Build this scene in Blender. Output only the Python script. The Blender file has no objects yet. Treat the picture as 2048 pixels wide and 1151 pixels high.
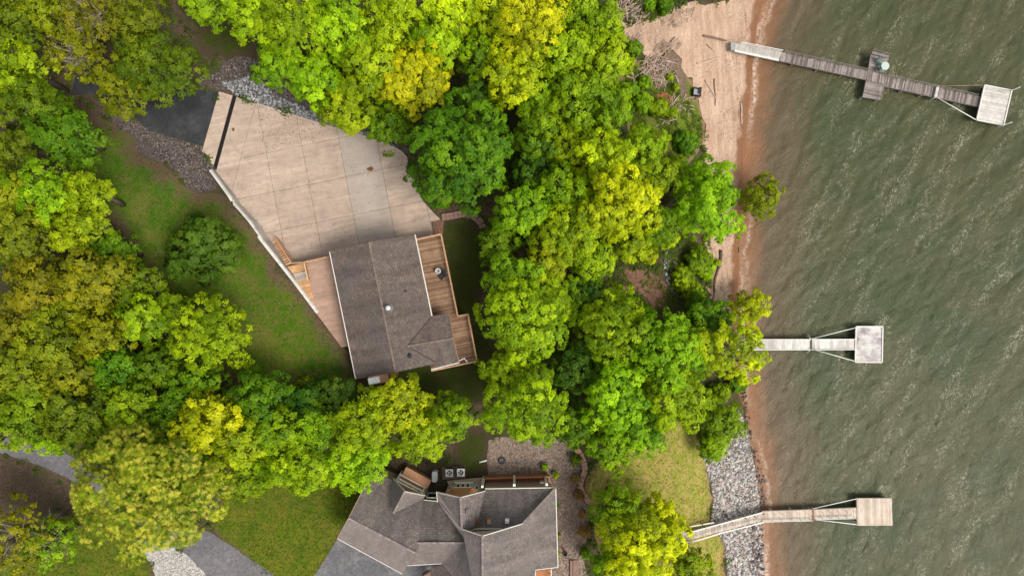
import bpy, math, random
import numpy as np
from mathutils import Vector, Matrix
from mathutils import geometry as mgeo
random.seed(7)
rng = np.random.default_rng(7)
sc = bpy.context.scene
COL = sc.collection
H = 74.0                      # camera height above the parking slab (metres)
K = 110.0 / 2048.0            # metres per photo pixel at slab level
WATER = -5.0

def W(px, py, z=0.0):
    f = K * (H - z) / H
    return Vector(((px - 1024.0) * f, -(py - 575.5) * f, z))

# ------------------------------------------------------------------ materials
class NT:
    def __init__(self, name):
        self.m = bpy.data.materials.new(name)
        self.m.use_nodes = True
        self.t = self.m.node_tree
        for n in list(self.t.nodes): self.t.nodes.remove(n)
        self.out = self.t.nodes.new('ShaderNodeOutputMaterial')
        self.b = self.t.nodes.new('ShaderNodeBsdfPrincipled')
        self.t.links.new(self.b.outputs[0], self.out.inputs[0])
        self.b.inputs['Roughness'].default_value = 0.85
        self.b.inputs['Specular IOR Level'].default_value = 0.25
    def n(self, typ): return self.t.nodes.new(typ)
    def l(self, a, b): self.t.links.new(a, b)
    def put(self, sock, v):
        if hasattr(v, 'is_linked') or isinstance(v, bpy.types.NodeSocket): self.l(v, sock)
        else:
            if isinstance(v, tuple) and len(v) == 3 and sock.type == 'RGBA': v = v + (1.0,)
            sock.default_value = v
    def pos(self, scale=(1, 1, 1), rot=(0, 0, 0)):
        g = self.n('ShaderNodeNewGeometry'); mp = self.n('ShaderNodeMapping')
        mp.vector_type = 'TEXTURE'; mp.inputs['Scale'].default_value = tuple(1/s for s in scale); mp.inputs['Rotation'].default_value = tuple(-r for r in rot)
        self.l(g.outputs['Position'], mp.inputs['Vector']); return mp.outputs[0]
    def uv(self, scale=(1, 1, 1)):
        g = self.n('ShaderNodeUVMap'); mp = self.n('ShaderNodeMapping'); mp.inputs['Scale'].default_value = scale
        self.l(g.outputs[0], mp.inputs['Vector']); return mp.outputs[0]
    def noise(self, scale, vec=None, detail=4, rough=0.55, dist=0.0):
        n = self.n('ShaderNodeTexNoise'); n.inputs['Scale'].default_value = scale
        n.inputs['Detail'].default_value = detail; n.inputs['Roughness'].default_value = rough
        n.inputs['Distortion'].default_value = dist
        self.l(vec if vec is not None else self.pos(), n.inputs['Vector']); return n.outputs['Fac']
    def voro(self, scale, vec=None, feature='F1', out='Color', rnd=1.0):
        n = self.n('ShaderNodeTexVoronoi'); n.feature = feature; n.inputs['Scale'].default_value = scale
        n.inputs['Randomness'].default_value = rnd
        self.l(vec if vec is not None else self.pos(), n.inputs['Vector']); return n.outputs[out]
    def attr(self, name, out='Fac'):
        n = self.n('ShaderNodeAttribute'); n.attribute_name = name; return n.outputs[out]
    def ramp(self, fac, stops):
        r = self.n('ShaderNodeValToRGB'); e = r.color_ramp.elements
        while len(e) < len(stops): e.new(0.5)
        for el, (p, c) in zip(e, stops):
            el.position = p
            el.color = (c, c, c, 1) if not isinstance(c, tuple) else c + (1.0,)
        self.l(fac, r.inputs[0]); return r.outputs[0]
    def mix(self, fac, a, b, mode='MIX'):
        x = self.n('ShaderNodeMix'); x.data_type = 'RGBA'; x.blend_type = mode
        self.put(x.inputs[0], fac); self.put(x.inputs[6], a); self.put(x.inputs[7], b); return x.outputs[2]
    def math(self, op, a, b=0.0, c=None):
        x = self.n('ShaderNodeMath'); x.operation = op
        self.put(x.inputs[0], a); self.put(x.inputs[1], b)
        if c is not None: self.put(x.inputs[2], c)
        return x.outputs[0]
    def vmul(self, col, fac):   # colour times scalar socket
        return self.mix(1.0, col, fac, 'MULTIPLY')
    def bump(self, h, strength=0.5, dist=0.05):
        b = self.n('ShaderNodeBump'); b.inputs['Strength'].default_value = strength; b.inputs['Distance'].default_value = dist
        self.l(h, b.inputs['Height']); self.l(b.outputs[0], self.b.inputs['Normal']); return b
    def color(self, c): self.put(self.b.inputs['Base Color'], c); return self
    def rough(self, r): self.put(self.b.inputs['Roughness'], r); return self

MAT = {}
def simple(name, col, rough=0.6, metal=0.0, var=0.12, scale=3.0):
    t = NT(name); n = t.noise(scale, detail=5)
    t.color(t.mix(n, tuple(c * (1 - var) for c in col), tuple(min(1, c * (1 + var)) for c in col)))
    t.rough(rough); t.b.inputs['Metallic'].default_value = metal
    MAT[name] = t.m; return t

# lawn: object colour picks the stand, noise gives patches of dead thatch; 'edge' (metres from the border) thins it to litter
def lawn_mat(name, base, dry, dark, dry_amt, litter, soft=1.4):
    t = NT(name)
    big = t.noise(0.16, detail=5, rough=0.6); mid = t.noise(0.9, detail=4); fine = t.noise(9.0, detail=3, rough=0.7)
    streak = t.noise(3.2, t.pos((1, 0.35, 1), (0, 0, 0.6)), detail=4, rough=0.7)
    c = t.mix(t.ramp(big, [(0.34, 0.0), (0.66, 1.0)]), dark, base)
    c = t.mix(t.math('MULTIPLY', t.ramp(t.math('ADD', t.math('MULTIPLY', mid, 0.5), t.math('MULTIPLY', streak, 0.5)), [(0.44, 0.0), (0.62, 1.0)]), dry_amt), c, dry)
    c = t.mix(t.ramp(t.noise(0.33, detail=6, rough=0.65), [(0.52, 0.0), (0.66, 1.0)]), c, tuple(0.5*a+0.5*b for a, b in zip(base, dry)))
    e = t.math('ADD', t.math('DIVIDE', t.attr('edge'), soft), t.math('MULTIPLY', t.math('SUBTRACT', t.noise(0.8, detail=5, rough=0.7), 0.5), 2.2))
    c = t.mix(t.ramp(e, [(0.05, 0.0), (0.75, 1.0)]), litter, c)
    c = t.vmul(c, t.ramp(fine, [(0.25, 0.55), (0.75, 1.35)]))
    t.color(c); t.rough(0.95); t.bump(fine, 0.5, 0.08); t.b.inputs['Specular IOR Level'].default_value = 0.1
    MAT[name] = t.m
LIT = (0.105, 0.068, 0.045)
lawn_mat('lawn_grass', (0.072, 0.122, 0.006), (0.140, 0.105, 0.036), (0.034, 0.094, 0.004), 0.62, LIT, 2.2)
lawn_mat('dry_lawn', (0.210, 0.235, 0.035), (0.400, 0.270, 0.110), (0.190, 0.210, 0.030), 0.75, (0.25, 0.16, 0.08), 0.8)
lawn_mat('shade_lawn', (0.040, 0.056, 0.007), (0.058, 0.044, 0.022), (0.026, 0.040, 0.006), 0.55, (0.06, 0.042, 0.028), 1.2)  # darker grass copy for shaded lawns, the shade put into its colour
lawn_mat('front_lawn', (0.098, 0.132, 0.007), (0.150, 0.120, 0.020), (0.055, 0.095, 0.006), 0.6, (0.10, 0.08, 0.03), 0.6)
lawn_mat('bank_grass', (0.115, 0.160, 0.012), (0.150, 0.110, 0.050), (0.070, 0.110, 0.010), 0.6, (0.20, 0.13, 0.08), 0.9)

def litter_mat(name, a, b, c3, s=1.0):
    t = NT(name)
    v = t.voro(7.0 * s); bw = t.n('ShaderNodeSeparateColor'); t.l(v, bw.inputs[0])
    n = t.noise(0.5, detail=6, rough=0.65); f = t.noise(14 * s, detail=4, rough=0.7)
    c = t.mix(bw.outputs[0], a, b); c = t.mix(t.ramp(n, [(0.42, 0.0), (0.62, 1.0)]), c, c3)
    c = t.vmul(c, t.ramp(f, [(0.25, 0.45), (0.75, 1.4)]))
    t.color(c); t.rough(0.95); t.bump(f, 0.7, 0.1); MAT[name] = t.m
litter_mat('forest_litter', (0.060, 0.040, 0.026), (0.120, 0.075, 0.050), (0.050, 0.058, 0.018))
litter_mat('bark_mulch', (0.120, 0.060, 0.040), (0.260, 0.140, 0.100), (0.150, 0.085, 0.060))
litter_mat('bare_earth', (0.120, 0.080, 0.058), (0.205, 0.140, 0.105), (0.110, 0.095, 0.045))
litter_mat('dark_mulch', (0.050, 0.032, 0.022), (0.100, 0.066, 0.046), (0.060, 0.050, 0.022), 0.8)

def sand_mat():
    t = NT('beach_sand')
    n = t.noise(0.35, detail=7, rough=0.6); f = t.noise(18, detail=3, rough=0.8)
    ln = t.noise(1.5, t.pos((1, 0.10, 1), (0, 0, -0.10)), detail=7, rough=0.72)
    c = t.mix(n, (0.43, 0.285, 0.195), (0.66, 0.49, 0.372))
    c = t.mix(t.ramp(ln, [(0.30, 0.0), (0.62, 1.0)]), (0.36, 0.225, 0.150), c)
    sp = t.noise(4.2, detail=5, rough=0.85); c = t.vmul(c, t.ramp(sp, [(0.30, 0.80), (0.50, 1.0), (0.70, 1.12)]))
    v = t.voro(3.0, feature='F1', out='Distance')
    c = t.mix(t.ramp(t.math('ADD', v, t.math('MULTIPLY', n, 0.3)), [(0.20, 0.75), (0.29, 0.0)]), c, (0.15, 0.09, 0.06))
    w = t.ramp(t.math('ADD', t.attr('wet'), t.math('MULTIPLY', t.math('SUBTRACT', t.noise(0.8, t.pos((1, .45, 1)), detail=6, rough=.7), 0.5), 1.3)), [(0.32, 0.0), (0.60, 1.0)])
    c = t.mix(w, c, (0.235, 0.115, 0.060))
    c = t.vmul(c, t.ramp(f, [(0.28, 0.78), (0.72, 1.14)]))
    t.color(c); t.rough(0.9); t.bump(t.math('ADD', t.math('MULTIPLY', f, 0.3), t.math('ADD', ln, t.noise(2.2, detail=5))), 0.9, 0.28); MAT['beach_sand'] = t.m
sand_mat()

def gravel_mat(name, a, b, c3, s):
    t = NT(name); v = t.voro(s); sp = t.n('ShaderNodeSeparateColor'); t.l(v, sp.inputs[0])
    d = t.voro(s, feature='DISTANCE_TO_EDGE', out='Distance'); n = t.noise(0.4, detail=6, rough=0.65)
    c = t.mix(sp.outputs[0], a, b); c = t.mix(t.ramp(n, [(0.40, 0.0), (0.65, 0.75)]), c, t.mix(sp.outputs[1], c3, b))
    c = t.vmul(c, t.ramp(d, [(0.0, 0.35), (0.10, 1.0)]))
    t.color(c); t.rough(0.8); t.bump(t.ramp(d, [(0.0, 0.0), (0.2, 1.0)]), 0.8, 0.06); MAT[name] = t.m
gravel_mat('pea_gravel', (0.110, 0.076, 0.060), (0.40, 0.315, 0.262), (0.165, 0.095, 0.060), 7.0)
gravel_mat('white_gravel', (0.36, 0.33, 0.31), (0.66, 0.62, 0.60), (0.40, 0.36, 0.33), 5.0)
gravel_mat('dirty_gravel', (0.045, 0.035, 0.031), (0.17, 0.142, 0.135), (0.070, 0.040, 0.030), 6.0)
gravel_mat('shore_gravel', (0.10, 0.085, 0.08), (0.28, 0.25, 0.24), (0.22, 0.14, 0.11), 5.0)

def asphalt_mat(name, col, patch):
    t = NT(name); n = t.noise(0.45, detail=7, rough=0.6); f = t.noise(30, detail=3, rough=0.8)
    c = t.mix(t.ramp(n, [(0.45, 0.0), (0.72, 1.0)]), col, patch)
    c = t.vmul(c, t.ramp(t.noise(2.6, detail=7, rough=0.8), [(0.34, 0.70), (0.52, 1.0), (0.68, 1.45)]))
    ck = t.voro(0.35, feature='DISTANCE_TO_EDGE', out='Distance'); ck = t.math('ADD', ck, t.math('MULTIPLY', t.noise(1.5, detail=5), 0.02)); c = t.vmul(c, t.ramp(ck, [(0.010, 0.82), (0.020, 1.0)]))
    c = t.vmul(c, t.ramp(f, [(0.25, 0.75), (0.75, 1.25)]))
    t.color(c); t.rough(0.9); t.bump(f, 0.3, 0.02); MAT[name] = t.m
asphalt_mat('new_asphalt', (0.026, 0.029, 0.031), (0.050, 0.053, 0.055))
asphalt_mat('grey_asphalt', (0.105, 0.105, 0.112), (0.165, 0.162, 0.165))
asphalt_mat('road_asphalt', (0.108, 0.104, 0.112), (0.150, 0.140, 0.142))

def concrete_mat(name, a, b, stain):
    t = NT(name); P = t.pos((1, 1, 1), (0, 0, -0.21))
    n = t.noise(0.55, detail=7, rough=0.62); st = t.noise(0.9, t.pos((0.35, 2.4, 1), (0, 0, -0.21)), detail=6, rough=0.65); f = t.noise(22, detail=4, rough=0.75)
    c = t.mix(n, a, b); c = t.mix(t.ramp(st, [(0.48, 0.0), (0.70, 0.75)]), c, tuple(min(1, x * 1.2) for x in b))
    c = t.mix(t.ramp(t.noise(1.4, detail=6, rough=0.7), [(0.50, 0.0), (0.74, 0.7)]), c, stain)
    tn = t.attr('tone'); c = t.vmul(c, t.ramp(tn, [(0.0, 0.84), (1.0, 1.16)]))
    sm = t.noise(0.35, t.pos((0.5, 2.2, 1), (0, 0, -0.21)), detail=8, rough=0.72); c = t.vmul(c, t.ramp(sm, [(0.36, 0.84), (0.50, 1.0), (0.66, 1.10)]))
    sk = t.noise(5.5, detail=6, rough=0.8); c = t.vmul(c, t.ramp(sk, [(0.30, 0.78), (0.46, 1.0), (0.70, 1.06)]))
    gy = t.attr('grey'); c = t.mix(t.math('MULTIPLY', gy, 0.55), c, t.vmul((0.300, 0.278, 0.250), t.ramp(n, [(0.3, 0.85), (0.7, 1.1)])))
    c = t.vmul(c, t.ramp(f, [(0.25, 0.86), (0.75, 1.12)]))
    t.color(c); t.rough(0.85); t.bump(f, 0.25, 0.02); MAT[name] = t.m
concrete_mat('slab_concrete', (0.315, 0.238, 0.187), (0.405, 0.320, 0.262), (0.225, 0.172, 0.138))
concrete_mat('patio_concrete', (0.285, 0.182, 0.135), (0.365, 0.245, 0.190), (0.225, 0.138, 0.100))
concrete_mat('wall_concrete', (0.33, 0.312, 0.280), (0.44, 0.415, 0.375), (0.19, 0.178, 0.158))
concrete_mat('cap_concrete', (0.46, 0.44, 0.40), (0.57, 0.55, 0.51), (0.38, 0.36, 0.32))

def shingle_mat(name, a, b, patch):
    t = NT(name); u = t.uv()
    br = t.n('ShaderNodeTexBrick'); t.l(u, br.inputs['Vector']); br.inputs['Scale'].default_value = 1.0
    br.inputs['Brick Width'].default_value = 0.34; br.inputs['Row Height'].default_value = 0.235; br.inputs['Mortar Size'].default_value = 0.02
    br.inputs['Mortar Smooth'].default_value = 0.6; br.inputs['Bias'].default_value = -0.1
    br.inputs['Color1'].default_value = a + (1,); br.inputs['Color2'].default_value = b + (1,); br.inputs['Mortar'].default_value = tuple(x * 0.42 for x in a) + (1,)
    tab = t.voro(6.5, u); sp = t.n('ShaderNodeSeparateColor'); t.l(tab, sp.inputs[0])
    c = t.vmul(br.outputs['Color'], t.ramp(sp.outputs[0], [(0.0, 0.78), (1.0, 1.22)]))
    n = t.noise(0.33, detail=6, rough=0.6); drip = t.noise(0.7, t.uv((1.2, 0.16, 1)), detail=5, rough=0.65)
    c = t.mix(t.ramp(n, [(0.40, 0.0), (0.66, 0.7)]), c, t.vmul(patch, t.ramp(sp.outputs[1], [(0.0, 0.7), (1.0, 1.3)])))
    c = t.vmul(c, t.ramp(drip, [(0.38, 0.74), (0.62, 1.10)]))
    f = t.noise(38, detail=3, rough=0.8); c = t.vmul(c, t.ramp(f, [(0.25, 0.82), (0.75, 1.18)]))
    t.b.inputs['Sheen Weight'].default_value = 0.45; t.b.inputs['Sheen Roughness'].default_value = 0.45; t.b.inputs['Sheen Tint'].default_value = (1.0, 0.86, 0.80, 1)
    t.color(c); t.rough(0.8); t.bump(t.math('ADD', br.outputs['Fac'], t.math('MULTIPLY', f, -0.5)), 0.45, -0.03); MAT[name] = t.m
shingle_mat('brown_shingle', (0.106, 0.081, 0.069), (0.152, 0.116, 0.097), (0.084, 0.073, 0.070))
shingle_mat('grey_shingle', (0.138, 0.117, 0.109), (0.208, 0.176, 0.163), (0.109, 0.097, 0.093))

def wood_mat(name, a, b, dark, along='u', rough=0.75):
    t = NT(name); tn = t.attr('tone')
    g = t.noise(2.0, t.uv((0.9, 9.0, 1)), detail=5, rough=0.65); s = t.noise(0.8, detail=5, rough=0.65)
    c = t.mix(tn, a, b); c = t.mix(t.ramp(g, [(0.42, 0.0), (0.70, 0.85)]), c, dark)
    c = t.vmul(c, t.ramp(s, [(0.3, 0.80), (0.7, 1.18)]))
    t.color(c); t.rough(rough); t.bump(g, 0.3, 0.01); MAT[name] = t.m
wood_mat('deck_wood', (0.145, 0.080, 0.044), (0.370, 0.240, 0.152), (0.095, 0.049, 0.027))
wood_mat('rail_wood', (0.42, 0.235, 0.130), (0.60, 0.38, 0.23), (0.28, 0.15, 0.08))
wood_mat('new_wood', (0.44, 0.235, 0.108), (0.68, 0.415, 0.215), (0.24, 0.118, 0.052))
wood_mat('old_dock_wood', (0.105, 0.084, 0.076), (0.350, 0.305, 0.285), (0.060, 0.047, 0.042))
wood_mat('white_dock_wood', (0.44, 0.42, 0.39), (0.64, 0.62, 0.585), (0.24, 0.22, 0.20))
wood_mat('grey_ramp_wood', (0.36, 0.335, 0.30), (0.50, 0.475, 0.43), (0.20, 0.18, 0.16))
wood_mat('tan_dock_wood', (0.42, 0.335, 0.262), (0.61, 0.530, 0.445), (0.32, 0.255, 0.215))
wood_mat('stair_wood', (0.46, 0.385, 0.325), (0.66, 0.585, 0.51), (0.20, 0.16, 0.135))
wood_mat('drift_wood', (0.30, 0.205, 0.155), (0.56, 0.435, 0.355), (0.17, 0.11, 0.08))
wood_mat('dark_drift_wood', (0.12, 0.075, 0.055), (0.22, 0.15, 0.115), (0.06, 0.04, 0.03))

simple('white_trim', (0.56, 0.53, 0.48), 0.5, 0, 0.06)
simple('white_metal', (0.62, 0.62, 0.60), 0.4, 0, 0.06)
simple('cream_trim', (0.86, 0.82, 0.72), 0.55, 0, 0.06)
simple('beige_siding', (0.48, 0.37, 0.29), 0.8, 0, 0.1)
simple('brown_siding', (0.36, 0.190, 0.110), 0.8, 0, 0.12)
simple('tan_siding', (0.40, 0.285, 0.205), 0.8, 0, 0.12)
simple('sage_trim', (0.50, 0.55, 0.49), 0.6, 0, 0.08)
simple('copper_roof', (0.66, 0.315, 0.150), 0.5, 0.15, 0.14)
simple('glass_dark', (0.018, 0.022, 0.020), 0.08, 0, 0.1)
simple('dark_metal', (0.020, 0.020, 0.022), 0.45, 0, 0.2)
simple('steel', (0.55, 0.56, 0.58), 0.3, 0.8, 0.15)
simple('pale_metal', (0.60, 0.60, 0.58), 0.5, 0.2, 0.18, 9)
simple('soot_black', (0.022, 0.023, 0.026), 0.8, 0, 0.3)
simple('teal_plastic', (0.075, 0.145, 0.140), 0.5, 0, 0.15)
simple('aqua_table', (0.36, 0.44, 0.41), 0.5, 0, 0.14, 6)
simple('grey_plastic', (0.26, 0.265, 0.27), 0.5, 0, 0.12)
simple('drain_grate', (0.012, 0.010, 0.009), 0.8, 0, 0.5, 6)
simple('rust_clay', (0.36, 0.150, 0.065), 0.8, 0, 0.25, 2)
simple('rust_floor', (0.190, 0.078, 0.038), 0.85, 0, 0.4, 2)
simple('paver', (0.22, 0.140, 0.112), 0.85, 0, 0.3, 6)
simple('paver_light', (0.34, 0.200, 0.150), 0.85, 0, 0.25, 6)
simple('terracotta', (0.30, 0.100, 0.050), 0.8, 0, 0.2)
simple('rope', (0.30, 0.19, 0.12), 0.8, 0, 0.2)
simple('dead_leaf', (0.145, 0.070, 0.036), 0.9, 0, 0.45, 5)
simple('door_white', (0.62, 0.60, 0.56), 0.55, 0, 0.05)

def stone_mat(name, stops):
    t = NT(name); tn = t.attr('tone'); f = t.noise(7, detail=5, rough=0.7)
    c = t.vmul(t.ramp(tn, stops), t.ramp(f, [(0.25, 0.65), (0.75, 1.25)])); t.color(c); t.rough(0.9); t.bump(f, 0.5, 0.03); MAT[name] = t.m
stone_mat('pale_rock', [(0.0, (0.09, 0.09, 0.095)), (0.3, (0.25, 0.237, 0.228)), (0.60, (0.44, 0.42, 0.395)), (0.84, (0.60, 0.575, 0.54)), (0.92, (0.36, 0.235, 0.18)), (1.0, (0.42, 0.28, 0.22))])
stone_mat('grey_rock', [(0.0, (0.050, 0.045, 0.045)), (0.4, (0.140, 0.140, 0.144)), (0.8, (0.34, 0.345, 0.35)), (0.93, (0.42, 0.41, 0.40)), (1.0, (0.11, 0.065, 0.05))])
stone_mat('dirty_rock', [(0.0, (0.040, 0.029, 0.024)), (0.5, (0.095, 0.074, 0.066)), (0.85, (0.25, 0.222, 0.21)), (1.0, (0.10, 0.06, 0.045))])
stone_mat('wet_rock', [(0.0, (0.05, 0.04, 0.037)), (0.6, (0.12, 0.10, 0.095)), (1.0, (0.26, 0.20, 0.17))])

def bark_mat(name, a, b):
    t = NT(name); n = t.noise(5, t.pos((1, 1, 0.25)), detail=5, rough=0.7); t.color(t.mix(n, a, b)); t.rough(0.95); t.bump(n, 0.8, 0.05); MAT[name] = t.m
bark_mat('bark', (0.075, 0.055, 0.042), (0.20, 0.155, 0.125))
bark_mat('pale_bark', (0.17, 0.14, 0.105), (0.33, 0.285, 0.225))

def leaf_mat(name, tuft=None, trans=0.48, spread=1.0):
    t = NT(name); oi = t.n('ShaderNodeObjectInfo'); tn = t.attr('tone')
    hs = t.n('ShaderNodeHueSaturation'); t.l(oi.outputs['Color'], hs.inputs['Color'])
    t.l(t.math('MULTIPLY_ADD', tn, -0.034 * spread, 0.516), hs.inputs['Hue'])
    t.l(t.math('MULTIPLY_ADD', tn, 0.95 * spread, 1.0 - 0.475 * spread), hs.inputs['Value'])
    c = hs.outputs['Color']
    if tuft is not None:
        c = t.mix(t.attr('tuft'), c, t.vmul(tuft, t.ramp(tn, [(0.0, 0.75), (1.0, 1.2)])))
    d = t.b; t.color(c); t.rough(0.6); d.inputs['Specular IOR Level'].default_value = 0.22
    gn = t.n('ShaderNodeNewGeometry'); av = t.n('ShaderNodeAttribute'); av.attribute_name = 'pn'
    s1 = t.n('ShaderNodeVectorMath'); s1.operation = 'SCALE'; s1.inputs['Scale'].default_value = 0.38; t.l(gn.outputs['Normal'], s1.inputs[0])
    s2 = t.n('ShaderNodeVectorMath'); s2.operation = 'ADD'; t.l(s1.outputs[0], s2.inputs[0]); t.l(av.outputs['Vector'], s2.inputs[1])
    s3 = t.n('ShaderNodeVectorMath'); s3.operation = 'NORMALIZE'; t.l(s2.outputs[0], s3.inputs[0]); t.l(s3.outputs[0], d.inputs['Normal'])
    tr = t.n('ShaderNodeBsdfTranslucent'); t.l(t.vmul(c, (1.05, 1.15, 0.6)), tr.inputs[0])
    ms = t.n('ShaderNodeMixShader'); ms.inputs[0].default_value = trans
    t.l(d.outputs[0], ms.inputs[1]); t.l(tr.outputs[0], ms.inputs[2]); t.l(ms.outputs[0], t.out.inputs[0])
    MAT[name] = t.m
leaf_mat('leaf')
leaf_mat('chestnut_leaf', tuft=(0.72, 0.64, 0.075))

def water_mat():
    t = NT('lake_water')
    ang = math.radians(-60)                                 # crests run about 60 degrees from the picture's x axis
    dep = t.attr('depth')                                   # metres of water over the bed
    patch = t.noise(0.13, detail=5, rough=0.6)
    deep = t.mix(t.ramp(patch, [(0.35, 0.0), (0.65, 1.0)]), (0.067, 0.065, 0.032), (0.044, 0.058, 0.025))
    jit = t.math('ADD', dep, t.math('MULTIPLY', t.math('SUBTRACT', t.noise(0.5, detail=6, rough=0.65), 0.5), 0.45))
    c = t.mix(t.ramp(jit, [(0.02, 0.0), (0.42, 1.0)]), (0.225, 0.105, 0.052), (0.105, 0.072, 0.045))
    c = t.mix(t.ramp(t.math('MULTIPLY', jit, 0.5), [(0.12, 0.0), (0.60, 1.0)]), c, deep)
    # sky glints painted into the colour: cream dashes in paler bands along the crests
    wn = t.n('ShaderNodeTexNoise'); wn.inputs['Scale'].default_value = 0.45; wn.inputs['Detail'].default_value = 4
    g = t.n('ShaderNodeNewGeometry'); t.l(g.outputs['Position'], wn.inputs['Vector'])
    sb = t.n('ShaderNodeVectorMath'); sb.operation = 'SUBTRACT'; sb.inputs[1].default_value = (0.5, 0.5, 0.5); t.l(wn.outputs['Color'], sb.inputs[0])
    sca = t.n('ShaderNodeVectorMath'); sca.operation = 'SCALE'; sca.inputs['Scale'].default_value = 1.5; t.l(sb.outputs[0], sca.inputs[0])
    wp = t.n('ShaderNodeVectorMath'); wp.operation = 'ADD'; t.l(g.outputs['Position'], wp.inputs[0]); t.l(sca.outputs[0], wp.inputs[1])
    def crestmap(sx, sy):
        mp = t.n('ShaderNodeMapping'); mp.vector_type = 'TEXTURE'; mp.inputs['Rotation'].default_value = (0, 0, -ang); mp.inputs['Scale'].default_value = (1/sx, 1/sy, 1); t.l(wp.outputs[0], mp.inputs['Vector']); return mp.outputs[0]
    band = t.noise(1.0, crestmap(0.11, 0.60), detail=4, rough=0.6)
    glint = t.noise(1.0, crestmap(1.3, 5.2), detail=4, rough=0.62, dist=0.6)
    line = t.ramp(t.math('ABSOLUTE', t.math('SUBTRACT', glint, 0.52)), [(0.0, 1.0), (0.050, 0.0)])
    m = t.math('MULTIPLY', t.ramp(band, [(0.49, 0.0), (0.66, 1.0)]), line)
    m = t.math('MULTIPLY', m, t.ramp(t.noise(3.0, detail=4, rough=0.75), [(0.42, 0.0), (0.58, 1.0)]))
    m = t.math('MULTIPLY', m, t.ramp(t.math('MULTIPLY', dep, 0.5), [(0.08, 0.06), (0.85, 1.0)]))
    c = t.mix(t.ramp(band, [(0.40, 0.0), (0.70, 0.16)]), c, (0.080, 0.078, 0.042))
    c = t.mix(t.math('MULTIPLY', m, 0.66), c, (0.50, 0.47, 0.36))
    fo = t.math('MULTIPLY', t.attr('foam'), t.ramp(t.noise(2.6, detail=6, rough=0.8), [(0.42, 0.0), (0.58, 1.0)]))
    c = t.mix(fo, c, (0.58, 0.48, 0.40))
    t.color(c); t.rough(0.18); t.b.inputs['IOR'].default_value = 1.33; t.b.inputs['Specular IOR Level'].default_value = 0.2
    h1 = t.noise(1.0, crestmap(0.55, 1.5), detail=6, rough=0.66, dist=0.3); h2 = t.noise(1.0, crestmap(2.2, 4.5), detail=4, rough=0.65)
    t.bump(t.math('ADD', t.math('MULTIPLY', h1, 0.55), t.math('MULTIPLY', h2, 0.55)), 1.0, 0.16)
    MAT['lake_water'] = t.m
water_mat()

# ------------------------------------------------------------------ mesh helpers
BASE = {}
def tag(o, label=None, cat=None, group=None, kind=None):
    if label: o['label'] = label
    if cat: o['category'] = cat
    if group: o['group'] = group
    if kind: o['kind'] = kind
    return o
def thing(name, loc, label, cat, group=None):
    o = bpy.data.objects.new(name, None); COL.objects.link(o); o.location = loc; o.empty_display_size = 0.3
    BASE[o.name] = Vector(loc); return tag(o, label, cat, group)

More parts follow.
